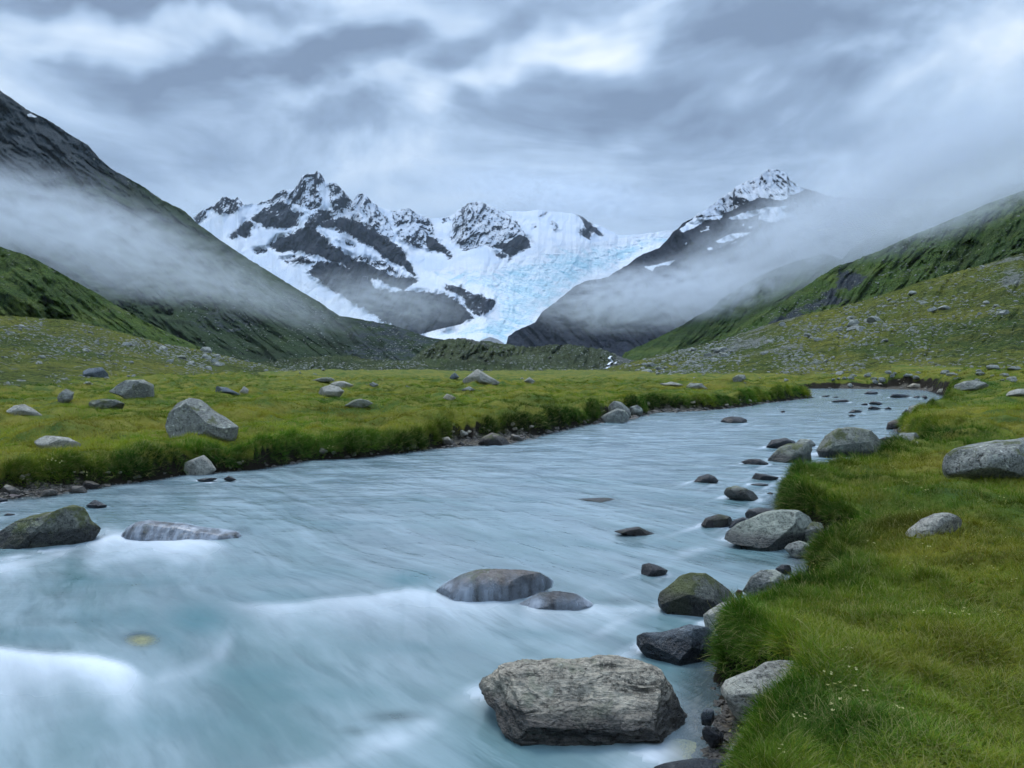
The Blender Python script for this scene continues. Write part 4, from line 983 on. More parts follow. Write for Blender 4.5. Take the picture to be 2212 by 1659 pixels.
B('g', [(520, 990), (560, 965), (700, 955), (830, 965), (800, 1000), (600, 1005)], 'stone', 'pale', "long pale stone showing above the grass in front of the big round boulder", cat='stone', zb=0.1, sub=3)
B('g', [(210, 1055), (330, 1010), (470, 990), (530, 1010), (430, 1060), (260, 1085)], 'stone', 'grey', "flat grey stone at the waterline at the knoll's upper end", cat='stone', zb=0.05, sub=3)
B('g', [(1500, 980), (1540, 930), (1620, 880), (1780, 845), (1960, 815), (2130, 805), (2212, 785), (2330, 800), (2400, 900), (2380, 1040), (2212, 1070), (2080, 1095), (1960, 1125), (1840, 1155), (1720, 1155), (1570, 1125), (1510, 1060)],
  'boulder', 'grey', "large lichen-spotted grey boulder in the grass, cut by the right edge of the view", sub=5, cuts=6, rough=0.055, ang=0.68, seed=17)
B('g', [(1130, 1650), (1220, 1570), (1330, 1490), (1440, 1445), (1550, 1432), (1650, 1460), (1705, 1500), (1660, 1570), (1500, 1630), (1300, 1670)], 'boulder', 'pale', "pale cracked rock lying low in the right-hand grass below the large spotted boulder", sub=5, cuts=5, rough=0.05, base=1165, thick=0.55)
B('g', [(2030, 432), (2090, 385), (2160, 365), (2240, 365), (2300, 400), (2240, 436)], 'boulder', 'pale', "pale flat-topped rock in the grass at the right edge, above the large spotted boulder", sub=4)
B('g', [(1560, 375), (1620, 330), (1700, 300), (1780, 290), (1860, 310), (1905, 340), (1820, 365), (1680, 378), (1580, 392)], 'boulder', 'grey', "long grey boulder on the far right bank at the river bend", sub=4, cuts=6)
B('g', [(1200, 572), (1220, 520), (1300, 498), (1425, 510), (1370, 555), (1260, 577)], 'boulder', 'pale', "pale rounded stone at the right bank near the river bend", cat='stone', zb=0.05, sub=4)
B('g', [(1148, 582), (1190, 540), (1230, 560), (1205, 587)], 'stone', 'dark', "dark stone just left of the pale rounded one near the bend", cat='stone', zb=0, sub=3)
B('g', [(1020, 700), (1035, 655), (1100, 630), (1180, 620), (1130, 690), (1080, 714)], 'stone', 'brown', "dark brown rounded stone under the grass point of the right bank", cat='stone', zb=0, sub=3, cuts=2)
B('g', [(1365, 492), (1390, 460), (1450, 465), (1495, 497), (1420, 512)], 'stone', 'dark', "dark angular stone at the right bank just short of the bend", cat='stone', zb=0, sub=3)
B('g', [(1200, 345), (1250, 318), (1320, 325), (1340, 352), (1260, 362)], 'stone', 'tan', "tan stone on the far shore of the bend", cat='stone', sub=3)
B('g', [(1450, 400), (1480, 365), (1540, 362), (1570, 385), (1540, 412)], 'stone', 'tan', "tan stone at the waterline below the long grey boulder", cat='stone', zb=0.05, sub=3)
far_stones = [([(790, 501), (840, 487), (872, 498), (850, 506)], 'dark', "left one of the two dark stones side by side in midstream below the bend"),
              ([(865, 491), (900, 472), (960, 477), (988, 496), (900, 501)], 'dark', "right, larger one of the two dark stones side by side below the bend"),
              ([(855, 537), (890, 513), (985, 531), (900, 547)], 'dark', "dark wedge stone in midstream in front of the side-by-side pair"),
              ([(1000, 537), (1040, 521), (1078, 540), (1040, 546)], 'dark', "small dark stone right of the midstream wedge stone"),
              ([(685, 571), (740, 543), (832, 556), (770, 572)], 'dark', "flat dark stone left of and in front of the midstream wedge stone"),
              ([(690, 598), (720, 583), (762, 597), (720, 604)], 'dark', "nearest small dark stone of the midstream scatter below the bend"),
              ([(530, 475), (600, 460), (670, 455), (705, 468), (640, 481)], 'dark', "long low dark stone left of the midstream scatter"),
              ([(825, 406), (870, 380), (960, 398), (955, 409), (900, 412)], 'slate', "bluish stone near the far shore of the bend"),
              ([(1050, 437), (1080, 405), (1160, 408), (1232, 425), (1120, 441)], 'slate', "long blue-grey stone right of the bluish one by the far shore"),
              ([(1245, 436), (1290, 423), (1322, 434), (1290, 442)], 'dark', "small dark stone right of the long blue-grey stone"),
              ([(1325, 432), (1350, 416), (1388, 443), (1360, 452)], 'dark', "dark pointed stone close to the right bank at the bend"),
              ([(455, 430), (500, 420), (545, 424), (500, 434)], 'dark', "thin dark stone off the grassy tip of the left bank"),
              ([(560, 437), (590, 429), (612, 436), (590, 442)], 'dark', "tiny dark stone farther off the grassy tip of the left bank"),
              ([(100, 563), (130, 551), (155, 560), (130, 568)], 'dark', "single tiny dark stone in open water left of the scatter")]
for pts, mt, lb in far_stones:
    B('g', pts, 'stone', mt, lb, cat='stone', zb=0, sub=3, group='stones in the river below the bend')
B('f', [(1795, 652), (1830, 615), (1900, 603), (1980, 610), (2052, 642), (1980, 658)], 'stone', 'dark', "lone jagged dark rock in the middle of the upper river", cat='rock', zb=0, sub=4, cuts=8, rough=0.09)
B('f', [(760, 610), (850, 560), (910, 533), (975, 550), (1015, 605), (985, 650), (880, 656), (800, 646)], 'boulder', 'grey', "front grey boulder of three on the left bank at the water", zb=0, sub=4, cuts=7, rough=0.06)
B('f', [(820, 525), (880, 470), (940, 478), (1015, 540), (1030, 590), (1000, 600), (920, 575), (840, 560)], 'boulder', 'grey', "rear grey boulder of three on the left bank, topmost", zb=0.1, sub=4)
B('f', [(1000, 560), (1020, 522), (1080, 503), (1132, 540), (1125, 588), (1040, 596)], 'boulder', 'grey', "right-hand grey boulder of three on the left bank", zb=0.03, sub=4)
B('f', [(-30, 810), (0, 755), (60, 770), (112, 805), (50, 815)], 'stone', 'tan', "pale low stone at the waterline right of the reddish river rock", cat='stone', zb=0, sub=3)
B('e', [(1895, 852), (1960, 780), (2040, 743), (2110, 760), (2205, 832), (2160, 854)], 'boulder', 'brown', "dark reddish-brown domed rock at the left bank's gravel cove", cat='rock', zb=0, sub=4, cuts=5, rough=0.05)
B('e', [(1730, 853), (1770, 815), (1820, 852), (1780, 858)], 'stone', 'brown', "small dark stone left of the reddish-brown domed rock", cat='stone', zb=0, sub=3)
B('e', [(1590, 845), (1600, 790), (1660, 778), (1722, 832), (1660, 858)], 'stone', 'tan', "tan triangular stone at the left bank's gravel cove", cat='stone', zb=0.02, sub=4)
B('e', [(1725, 745), (1780, 720), (1845, 755), (1770, 776)], 'stone', 'pale', "pale flat stone at the back of the gravel cove", cat='stone', sub=3)
B('d', [(1450, 685), (1480, 550), (1530, 490), (1640, 443), (1740, 463), (1850, 560), (1960, 620), (2055, 690), (2035, 775), (1900, 760), (1700, 765), (1500, 745)],
  'boulder', 'grey', "largest meadow boulder, wedge-shaped pitted grey rock sloping down to the right", sub=6, cuts=0, rough=0.055, ang=0.68, seed=6, planes=[(-0.35, -0.93, 0.10, 0.60), (0.42, -0.42, 0.80, 0.70), (-0.5, -0.4, 0.75, 0.85)])
B('d', [(1575, 1045), (1600, 1000), (1700, 960), (1760, 938), (1820, 990), (1868, 1062), (1800, 1105), (1640, 1108)], 'boulder', 'pale', "pale blunt stone at the foot of the left bank, below the wedge-shaped boulder", zb=0, sub=4, cuts=6)
B('d', [(320, 812), (400, 768), (500, 775), (580, 783), (705, 842), (680, 885), (560, 888), (420, 878), (350, 855)], 'boulder', 'pale', "whitish flat rock nearest to the river on the left meadow", sub=4, cuts=5)
B('d', [(70, 555), (130, 508), (210, 498), (290, 540), (365, 592), (340, 620), (200, 610), (120, 585)], 'boulder', 'pale', "rounded whitish rock near the left edge of the meadow", sub=4, cuts=4)
B('d', [(965, 390), (1040, 330), (1110, 288), (1240, 286), (1325, 330), (1335, 440), (1240, 460), (1150, 445), (1050, 415)], 'boulder', 'grey', "tall block-shaped grey boulder behind the wedge-shaped one, to its left", sub=4, cuts=5, ang=0.65)
B('d', [(485, 480), (520, 410), (570, 362), (640, 390), (625, 460), (560, 490)], 'boulder', 'grey', "small pointed grey rock with a dark hole, left of the block-shaped boulder", cat='rock', sub=4)
B('d', [(760, 530), (790, 465), (880, 453), (1000, 458), (1075, 490), (1060, 530), (900, 540)], 'boulder', 'mossy', "low dull grass-fringed rock in front of the block-shaped boulder", cat='rock', sub=4)
B('d', [(685, 235), (770, 190), (880, 178), (930, 230), (945, 270), (800, 265), (740, 255)], 'boulder', 'slate', "dark flat-topped boulder farthest back on the left meadow", sub=4, cuts=8)
B('d', [(1835, 398), (1860, 343), (1960, 353), (2085, 405), (2000, 422), (1910, 420)], 'boulder', 'slate', "dark low rock behind the wedge-shaped boulder, to its right", cat='rock', sub=4)
B('d', [(2060, 400), (2110, 342), (2150, 370), (2140, 410)], 'stone', 'pale', "small pale stone touching the right end of the dark low rock", cat='stone', sub=3)
B('d', [(105, 325), (150, 285), (220, 290), (255, 322), (180, 342)], 'boulder', 'grey', "greenish-grey rock at the far left of the meadow under the talus", cat='rock', sub=3)
B('d', [(285, 250), (320, 230), (372, 250), (330, 278)], 'stone', 'pink', "pale pinkish stone right of the greenish-grey rock under the talus", cat='stone', sub=3)
B('d', [(10, 1245), (60, 1190), (120, 1210), (222, 1262), (120, 1280), (40, 1275)], 'stone', 'tan', "tan pointed stone on the gravel strip at the left edge", cat='stone', zb=0.04, sub=4)
B('d', [(330, 1293), (380, 1240), (450, 1228), (512, 1262), (430, 1295)], 'stone', 'tan', "light tan stone at the waterline of the gravel strip", cat='stone', zb=0.0, sub=4)
B('d', [(588, 1245), (640, 1203), (720, 1203), (757, 1252), (680, 1265)], 'stone', 'tan', "rounded tan-grey stone right of the light tan one", cat='stone', zb=0.0, sub=4, cuts=2)
B('d', [(690, 1195), (740, 1158), (800, 1163), (885, 1205), (770, 1220)], 'stone', 'brown', "brownish stone under the bank at the right end of the gravel strip", cat='stone', zb=0.03, sub=4)
B('d', [(50, 1293), (100, 1273), (205, 1290), (130, 1313)], 'stone', 'pink', "flat pinkish stone at the front of the gravel strip", cat='stone', zb=0.0, sub=3)
B('d', [(-30, 1330), (0, 1305), (50, 1315), (80, 1330), (20, 1345)], 'stone', 'slate', "dark wet stone at the left edge in front of the gravel strip", cat='stone', zb=0.0, sub=3)
B('d', [(752, 1370), (820, 1322), (870, 1345), (935, 1378), (840, 1398)], 'stone', 'slate', "small peaked bluish stone above the big mossy boulder in the river", cat='stone', zb=0, sub=4)
B('d', [(1930, 1143), (1980, 1113), (2045, 1150), (1990, 1163)], 'stone', 'dark', "small dark stone in the water right of the pale blunt stone", cat='stone', zb=0, sub=3)
B('d', [(1690, 1150), (1760, 1138), (1830, 1132), (1900, 1140), (1800, 1165)], 'stone', 'slate', "low wet stone just in front of the pale blunt stone", cat='stone', zb=0, sub=3)
B('d', [(25, 1457), (70, 1438), (135, 1450), (80, 1468)], 'stone', 'dark', "small dark stone behind the left end of the big mossy boulder", cat='stone', zb=0, sub=3)
B('k', [(-60, 455), (0, 420), (60, 350), (140, 300), (250, 238), (400, 213), (500, 198), (580, 148), (630, 138), (720, 170), (770, 250), (800, 290), (862, 340), (790, 425), (720, 445), (600, 485), (480, 505), (300, 498), (130, 480), (0, 470)],
  'boulder', 'mossy', "big mossy boulder rising to a peak in the river at the left edge", zb=0, sub=6, cuts=2, rough=0.085, seed=44, ang=0.8, planes=[(-0.2, -0.8, 0.55, 0.72), (0.5, -0.85, -0.1, 0.70)])
B('e', [(525, 405), (560, 358), (640, 328), (720, 350), (765, 385), (720, 425), (620, 430)], 'boulder', 'pale', "front pale rock of the pair in the middle of the left meadow", cat='rock', sub=4)
B('e', [(605, 345), (680, 303), (760, 298), (850, 335), (780, 355), (700, 360)], 'boulder', 'pale', "rear pale rock of the pair in the middle of the left meadow", cat='rock', sub=4)
B('e', [(765, 510), (840, 463), (900, 450), (970, 463), (1015, 492), (900, 530)], 'boulder', 'olive', "low tan rock half grown over with grass in the left meadow", cat='rock', sub=4)
B('e', [(1615, 445), (1650, 405), (1735, 442), (1690, 470)], 'stone', 'tan', "pale tan stone in the grass above the gravel cove", cat='stone', sub=3)
B('e', [(975, 328), (1010, 303), (1065, 332), (1020, 350)], 'stone', 'grey', "small bluish-grey stone right of the pale pair of rocks", cat='stone', sub=3)
B('e', [(1745, 300), (1850, 240), (1915, 193), (1980, 235), (2060, 280), (2145, 315), (2000, 318), (1860, 312)], 'boulder', 'pale', "large pale pointed boulder at the far end of the left meadow", sub=4)
B('e', [(1660, 280), (1690, 240), (1720, 223), (1758, 262), (1720, 285)], 'boulder', 'slate', "dark rock just left of the large pale pointed boulder", cat='rock', sub=3)
B('e', [(1765, 378), (1840, 343), (1895, 372), (1840, 388)], 'boulder', 'grey', "grey rock in the meadow in front of the large pale pointed boulder", cat='rock', sub=3)
B('e', [(475, 295), (560, 268), (640, 264), (705, 292), (600, 304)], 'boulder', 'olive', "long low rock behind the pale pair of rocks", cat='rock', sub=3)
B('f', [(1265, 325), (1380, 303), (1485, 330), (1400, 350)], 'boulder', 'pale', "flat pale slab on the far meadow, left of two", cat='rock', sub=3)
B('f', [(1495, 355), (1540, 313), (1640, 318), (1695, 362), (1600, 368)], 'boulder', 'grey', "grey slab on the far meadow, right of two", cat='rock', sub=3)
B('f', [(1880, 285), (1950, 243), (2012, 240), (2025, 275), (1940, 315)], 'boulder', 'grey', "pale grey boulder at the foot of the right slope", sub=3)
B('f', [(100, 300), (150, 262), (205, 300), (150, 318)], 'boulder', 'grey', "grey-green mound-like rock right of the large pale pointed boulder", cat='rock', sub=3)

# stones over which the river pours, and stones under water
def covered(z, pts, mat, label, base, veil=True, film=1.0, **k):
    o, P, f, D = rock_at(Z(z, pts), 'stone', mat, label, 'stone', zb=0, base=base, **k)
    if veil:
        ctr = P.mean(0)
        nrm = (P - ctr); nrm /= np.linalg.norm(nrm, axis=1)[:, None]
        Q = P + nrm * 0.014
        fc = Q[f].mean(1); fn = np.cross(P[f[:, 1]] - P[f[:, 0]], P[f[:, 2]] - P[f[:, 0]]); fn /= np.linalg.norm(fn, axis=1)[:, None] + 1e-9
        sel = (fn[:, 1] < 0.25) & (fc[:, 2] > -0.12)
        used, inv = np.unique(f[sel], return_inverse=True)
        top = P[:, 2].max()
        v = new_mesh('cascade', Q[used], inv.reshape(-1, 3), VEIL, attrs={'up': film * (Q[used][:, 2]) / max(top, 0.05)})
        tag(v, kind='stuff')
    return o
VEIL, vn = material("thin_falling_water")
vp = vn.pos()
vs = vn.noise(vn.mapping(vp, scl=(1.0, 0.5, 0.16)), 11.0, 3, 0.5)
vb = vn.noise(vn.mapping(vp, scl=(1.0, 1.0, 0.3)), 5.0, 3, 0.5)
va = vn.m('MULTIPLY', vn.mr(vn.m('ADD', vn.m('MULTIPLY', vs, 0.6), vn.m('MULTIPLY', vb, 0.5)), 0.28, 0.86), vn.mr(vn.attr('up'), 1.05, 0.35, 0.12, 0.85))
vb_ = vn.principled((0.42, 0.47, 0.54), 0.3, 0.5, None, va)
vn.out(vb_.outputs[0])
covered('l', [(250, 760), (330, 670), (420, 610), (530, 550), (660, 508), (850, 502), (1050, 508), (1200, 530), (1330, 600), (1310, 660), (1200, 710), (1000, 740), (700, 765), (450, 775)], 'brown', "wide brown dome of rock in midstream with the river pouring thinly over it", 1298, sub=5, cuts=2, rough=0.05, thick=0.5)
covered('l', [(1030, 800), (1120, 750), (1220, 705), (1370, 690), (1520, 715), (1660, 800), (1620, 855), (1400, 862), (1200, 850)], 'brown', "lower brown rock washed by the current, right of the midstream dome", 1318, sub=5, cuts=4, rough=0.06, thick=0.55)
covered('k', [(1070, 400), (1120, 330), (1200, 285), (1300, 270), (1420, 290), (1600, 312), (1750, 335), (1900, 345), (2050, 370), (2090, 410), (2010, 480), (1850, 468), (1500, 455), (1200, 420)], 'brown', "long rock ledge with a small curtain of water, right of the big mossy boulder", 1168, film=0.62, sub=5, cuts=2, rough=0.10, thick=0.5, ang=0.9)
covered('l', [(1840, 175), (1960, 148), (2060, 133), (2150, 178), (2230, 200), (2100, 220), (1990, 195)], 'brown', "long thin rock just breaking the surface in midstream", 1158, veil=False, sub=4, cuts=3, rough=0.06, thick=0.5)
covered('f', [(470, 1335), (600, 1312), (800, 1306), (1040, 1328), (800, 1348), (560, 1345)], 'brown', "flat rock awash in midstream, upriver of the thin one", 1085, veil=False, sub=4, rough=0.03, thick=0.8)
def sunken(px, py, rx, ry, rz, top, mat, label):
    c = at_z(px, py, top)
    o = bpy.data.objects.new('stone', bpy.data.meshes.new('stone')); bpy.data.objects.remove(o)
    v, f = ICO[4]; e = 0.12 * fbm3(v * 1.5 + px, 4, 3) + 0.05 * fbm3(v * 5 + py, 3, 5)
    o = new_mesh('stone', v * (1 + e)[:, None] * np.array([rx, ry, rz]), f, RM[mat]); o.location = (c[0], c[1], top - rz)
    tag(o, label, 'stone')
sunken(305, 1378, 0.42, 0.36, 0.16, -0.006, 'sunk', "yellowish stone seen through the water at lower left")
sunken(1420, 1600, 0.42, 0.22, 0.16, -0.02, 'sunk', "yellowish sunken stone in front of the largest boulder")
sunken(850, 1552, 0.26, 0.12, 0.12, -0.015, 'brown', "dark sunken stone under the ripples left of the largest boulder")
sunken(1215, 1605, 0.40, 0.25, 0.2, -0.06, 'dark', "dark sunken foot of rock below the front of the largest boulder")

# wakes: a broken line of white water trailing from every stone in the current
fo_ = foam.copy(); de_ = deep.copy()
for o, P, f, D in R_:
    c = P.mean(0)
    if not (-12 < c[0] < 30 and 3 < c[1] < 70) or poly_sd(np.array([c[0]]), np.array([c[1]]), river_poly)[0] < 0.15: continue
    wd = 0.5 * np.ptp(P[:, 0]); far_ = min(1.0, c[1] / 30)
    fdx, fdy = (-0.66 * (1 - far_) - 0.47 * far_), (-0.75 * (1 - far_) - 0.88 * far_)
    dx, dy = WX - c[0], WY - c[1]
    s = dx * fdx + dy * fdy; nn_ = -dx * fdy + dy * fdx
    m_ = (np.abs(s) < 8 * wd + 1) & (np.abs(nn_) < 3 * wd)
    nn_ = nn_ + 0.18 * wd * fbm2(WX / 0.6, WY / 0.6, 3, 65)
    brk = np.clip(0.6 + 0.9 * fbm2(WX / 0.4, WY / 0.4, 3, 67), 0, 1.2)
    arms = np.exp(-((np.abs(nn_) - wd * (0.9 + 0.08 * s / wd)) / (0.22 * wd + 0.02)) ** 2) * sstep(-0.6 * wd, 0.4 * wd, s) * np.exp(-np.maximum(s, 0) / (2.6 * wd + 0.2))
    rim = np.exp(-((np.hypot(s * 1.1, nn_) - 1.02 * wd) / (0.14 * wd + 0.03)) ** 2) * (s < 0.4 * wd)
    fo_ = np.where(m_, np.maximum(fo_, (0.52 * arms + 0.42 * rim) * brk), fo_)
    de_ = np.where(m_, np.maximum(de_, 0.45 * np.exp(-(nn_ / (0.75 * wd)) ** 2) * sstep(0, wd, s) * np.exp(-np.maximum(0, s - wd) / (1.2 * wd))), de_)
river.data.attributes['foam'].data.foreach_set('value', fo_.ravel()[used_w].astype(np.float32))
river.data.attributes['deep'].data.foreach_set('value', de_.ravel()[used_w].astype(np.float32))

# ----------------------------------------------------------------- stones scattered over the slopes
far_rock = {'a': mat_rock("slope_stone", (0.100, 0.108, 0.100), (0.270, 0.280, 0.255), (0.30, 0.31, 0.26), 0.3, 0.1, False, 0.6, 0.08, 0.2)}
RM['slope'] = far_rock['a']
protos = []
for k in range(7):
    v, f = ICO[3]
    r_ = np.random.default_rng(300 + k); p = v * np.array([1.0, 0.85, r_.uniform(0.5, 0.8)])
    for _ in range(9):
        nn_ = r_.normal(size=3); nn_ /= np.linalg.norm(nn_); d = p @ nn_; c_ = d.max() * r_.uniform(0.55, 0.8)
        p = p - nn_ * (np.maximum(0, d - c_) * 0.95)[:, None]
    p = p * (1 + 0.07 * fbm3(v * 2 + k, 4, k))[:, None]
    me_o = new_mesh('boulder', p, f, RM['slope'], link=False)
    protos.append(me_o)
def scatter(L, n, y0, y1, x0, x1, smin, smax, label, group, seed, dens=None, name='boulder'):
    r_ = np.random.default_rng(seed); k = 0; tries = 0
    P, X, Y = L['P'], L['X'], L['Y']
    ok = np.argwhere((Y > y0) & (Y < y1) & (X > x0) & (X < x1))
    while k < n and tries < 40000:
        tries += 1
        it, ia = ok[r_.integers(len(ok))]
        if it >= P.shape[0] - 2: continue
        if dens is not None and r_.random() > dens(X[it, ia], Y[it, ia]): continue
        c = P[it, ia]; d = c[1]
        s = (smin + (smax - smin) * r_.random() ** 2.6) / FPX * d * 0.5
        o = protos[r_.integers(len(protos))].copy(); COL.objects.link(o)
        o.name = name
        o.location = (c[0], c[1], c[2] + 0.12 * s); o.scale = (s * r_.uniform(0.8, 1.4), s * r_.uniform(0.8, 1.3), s * r_.uniform(0.7, 1.1))
        o.rotation_euler = (r_.uniform(-0.3, 0.3), r_.uniform(-0.3, 0.3), r_.uniform(0, 6.28))
        tag(o, label(X[it, ia], Y[it, ia]) if callable(label) else label, 'boulder', group); k += 1
scatter(ME3, 118, 600, 838, 1350, 2212, 10, 32, lambda x, y: ("grey boulder in the dense stone field high on the right-hand slope" if x > 1780 and y < 720 else "grey boulder on the yellow-green turf low on the right-hand slope" if x > 1780 else "grey boulder among the stones at the foot of the right-hand slope by the far meadow"), "boulders strewn over the right slope", 71,
        dens=lambda x, y: 0.25 + 0.75 * math.exp(-((y - (690 if x > 1800 else 760)) / 45) ** 2) if not (1980 < x < 2260 and 680 < y < 780) else 0.08)
scatter(MF, 44, 684, 815, 0, 740, 10, 30, lambda x, y: ("pale grey boulder in the stone heap beside the left meadow" if y > 765 and x < 230 else "pale grey boulder on the talus crest under the left mountain" if y < 760 + 0.05 * x else "pale grey boulder low on the talus fringe behind the left meadow"), "boulders on the left talus", 73,
        dens=lambda x, y: 0.15 + 0.85 * max(math.exp(-(((x - 30) / 130) ** 2 + ((y - 785) / 20) ** 2)), 0.8 * math.exp(-((y - (725 + 0.09 * x)) / 24) ** 2)))

def scree(name, pts, sizes, mat, seed, flat=0.6):
    """many small stones as one piece"""
    r_ = np.random.default_rng(seed); v, f = ICO[2] if False else (ICO0v, ICO0f)
    n = len(pts); a = r_.uniform(0, 6.28, n); ca_, sa_ = np.cos(a), np.sin(a)
    vv = v[None] * r_.uniform(0.65, 1.2, (n, len(v), 1)) * (sizes[:, None, None] * np.stack([r_.uniform(0.8, 1.4, n), r_.uniform(0.7, 1.1, n), r_.uniform(0.4, 0.8, n)], 1)[:, None, :])
    x = vv[..., 0] * ca_[:, None] - vv[..., 1] * sa_[:, None]; y = vv[..., 0] * sa_[:, None] + vv[..., 1] * ca_[:, None]
    V = np.stack([x, y, vv[..., 2]], -1) + pts[:, None, :]
    F = (f[None] + (np.arange(n) * len(v))[:, None, None]).reshape(-1, 3)
    o = new_mesh(name, V.reshape(-1, 3), F, mat, smooth=False)
    tag(o, kind='stuff'); return o
ICO0v, ICO0f = ico(1)
def layer_pts(L, n, seed, dens, smin, smax):
    r_ = np.random.default_rng(seed)
    it = r_.integers(0, L['P'].shape[0] - 2, n * 3); ia = r_.integers(0, L['P'].shape[1], n * 3)
    X, Y = L['X'][it, ia], L['Y'][it, ia]
    ok = r_.random(len(it)) < dens(X, Y)
    p = L['P'][it, ia][ok][:n]; s = (smin + (smax - smin) * r_.random(len(p)) ** 2) / FPX * p[:, 1] * 0.5
    return p, s
p_, s_ = layer_pts(ME3, 6400, 81, lambda X, Y: np.clip(0.12 + 0.9 * fbm2(X / 70, Y / 28, 3, 5) + 0.35 * np.exp(-((Y - np.where(X > 1800, 680, 750)) / 55) ** 2) - 0.5 * np.exp(-(((X - 2130) / 150) ** 2 + ((Y - 720) / 50) ** 2)), 0.02, 1), 2.5, 9)
scree("loose_rubble", p_, s_, RM['slope'], 82)
p_, s_ = layer_pts(MF, 3200, 83, lambda X, Y: np.clip(0.05 + 0.8 * fbm2(X / 60, Y / 20, 3, 6) + 0.7 * np.exp(-((Y - (722 + 0.09 * X)) / 20) ** 2), 0.02, 1), 2.5, 8)
scree("loose_rubble", p_, s_, RM['slope'], 84)
p_, s_ = layer_pts(ME2, 2600, 85, lambda X, Y: np.clip(0.25 + 0.9 * fbm2(X / 60, Y / 30, 3, 9), 0.03, 1), 2, 6)
scree("loose_rubble", p_, s_, RM['slope'], 86)
p_, s_ = layer_pts(MC, 2600, 87, lambda X, Y: np.clip(0.35 + 0.9 * fbm2(X / 60, Y / 20, 3, 11), 0.03, 1) * (Y > 640) * (X > 380), 1.8, 5)
scree("loose_rubble", p_, s_, RM['slope'], 88)
p_, s_ = layer_pts(MM, 1500, 89, lambda X, Y: np.clip(0.4 + 0.9 * fbm2(X / 50, Y / 16, 3, 12), 0.03, 1), 1.8, 5)
scree("loose_rubble", p_, s_, RM['slope'], 92)
p_, s_ = layer_pts(MH, 2400, 93, lambda X, Y: np.clip(0.4 + 0.9 * fbm2(X / 50, Y / 14, 3, 13), 0.03, 1), 2, 7)
scree("loose_rubble", p_, s_, RM['slope'], 94)
# gravel on the beaches and pebbles at the waterline
r_ = np.random.default_rng(90)
gp, gs = [], []
for c, r, s in BEACH:
    n = int(260 if r < 3 else 700)
    q = np.array(c) + r_.normal(size=(n, 2)) * r * 0.62
    h, sd, sdl, k, st = ground_fields(q[:, 0], q[:, 1])
    ok = (sd > -0.25) & (k < 0.6)
    gp.append(np.stack([q[ok, 0], q[ok, 1], h[ok]], 1)); d = np.hypot(q[ok, 0], q[ok, 1])
    gs.append((0.012 + 0.05 * r_.random(ok.sum()) ** 2.5) * np.clip(d / 14, 0.6, 3.2))
seg = np.concatenate([Lb, Rb]); idx = r_.integers(0, len(seg) - 1, 1500); tt = r_.random(1500)
q = seg[idx] * (1 - tt)[:, None] + seg[idx + 1] * tt[:, None] + r_.normal(size=(1500, 2)) * 0.16
h, sd, sdl, k, st = ground_fields(q[:, 0], q[:, 1]); ok = (np.abs(sdl) < 0.3) & (k < 0.5)
gp.append(np.stack([q[ok, 0], q[ok, 1], np.maximum(h[ok], -0.05)], 1)); gs.append((0.015 + 0.05 * r_.random(ok.sum()) ** 2) * np.clip(np.hypot(q[ok, 0], q[ok, 1]) / 12, 0.6, 2.5))
scree("pebbles", np.concatenate(gp), np.concatenate(gs), RM['tan'], 91)
# a bouldery far shore at the bend
class _G: pass
r_ = np.random.default_rng(95)
nb = 0
for _ in range(4000):
    if nb >= 40: break
    px, py = r_.uniform(1770, 2200), r_.uniform(792, 842)
    if abs(py - (815 - (px - 1950) * 0.03)) > 24 * r_.random() + 6: continue
    gx, gy, gz = ground_hit(px, py)
    if gy > 150 or gz < 0.02: continue
    s = r_.uniform(7, 26) ** 1.0 / FPX * gy * 0.5
    o = protos[r_.integers(len(protos))].copy(); COL.objects.link(o); o.name = 'boulder'
    o.location = (gx, gy, gz + 0.1 * s); o.scale = (s * r_.uniform(0.9, 1.5), s, s * r_.uniform(0.6, 1.0)); o.rotation_euler = (0, 0, r_.uniform(0, 6.28))
    tag(o, "grey rock of the stony bar behind the river bend", 'boulder', "rocks of the bar behind the bend"); nb += 1

r_ = np.random.default_rng(97)
nb = 0
for _ in range(3000):
    if nb >= 30: break
    px, py = r_.uniform(0, 1700), r_.uniform(797, 838)
    if vn2(px / 60, py / 14, 3) < 0.55: continue
    gx, gy, gz = ground_hit(px, py)
    if gy > 240 or gy < 25 or gz < 0.15: continue
    s = (5 + 15 * r_.random() ** 2.5) / FPX * gy * 0.5
    o = protos[r_.integers(len(protos))].copy(); COL.objects.link(o); o.name = 'boulder'
    o.location = (gx, gy, gz); o.scale = (s * r_.uniform(0.9, 1.6), s, s * r_.uniform(0.6, 1.0)); o.rotation_euler = (0, 0, r_.uniform(0, 6.28))
    tag(o, "small far rock sunk in the turf where the left meadow ends", 'boulder', "far rocks at the end of the left meadow"); nb += 1

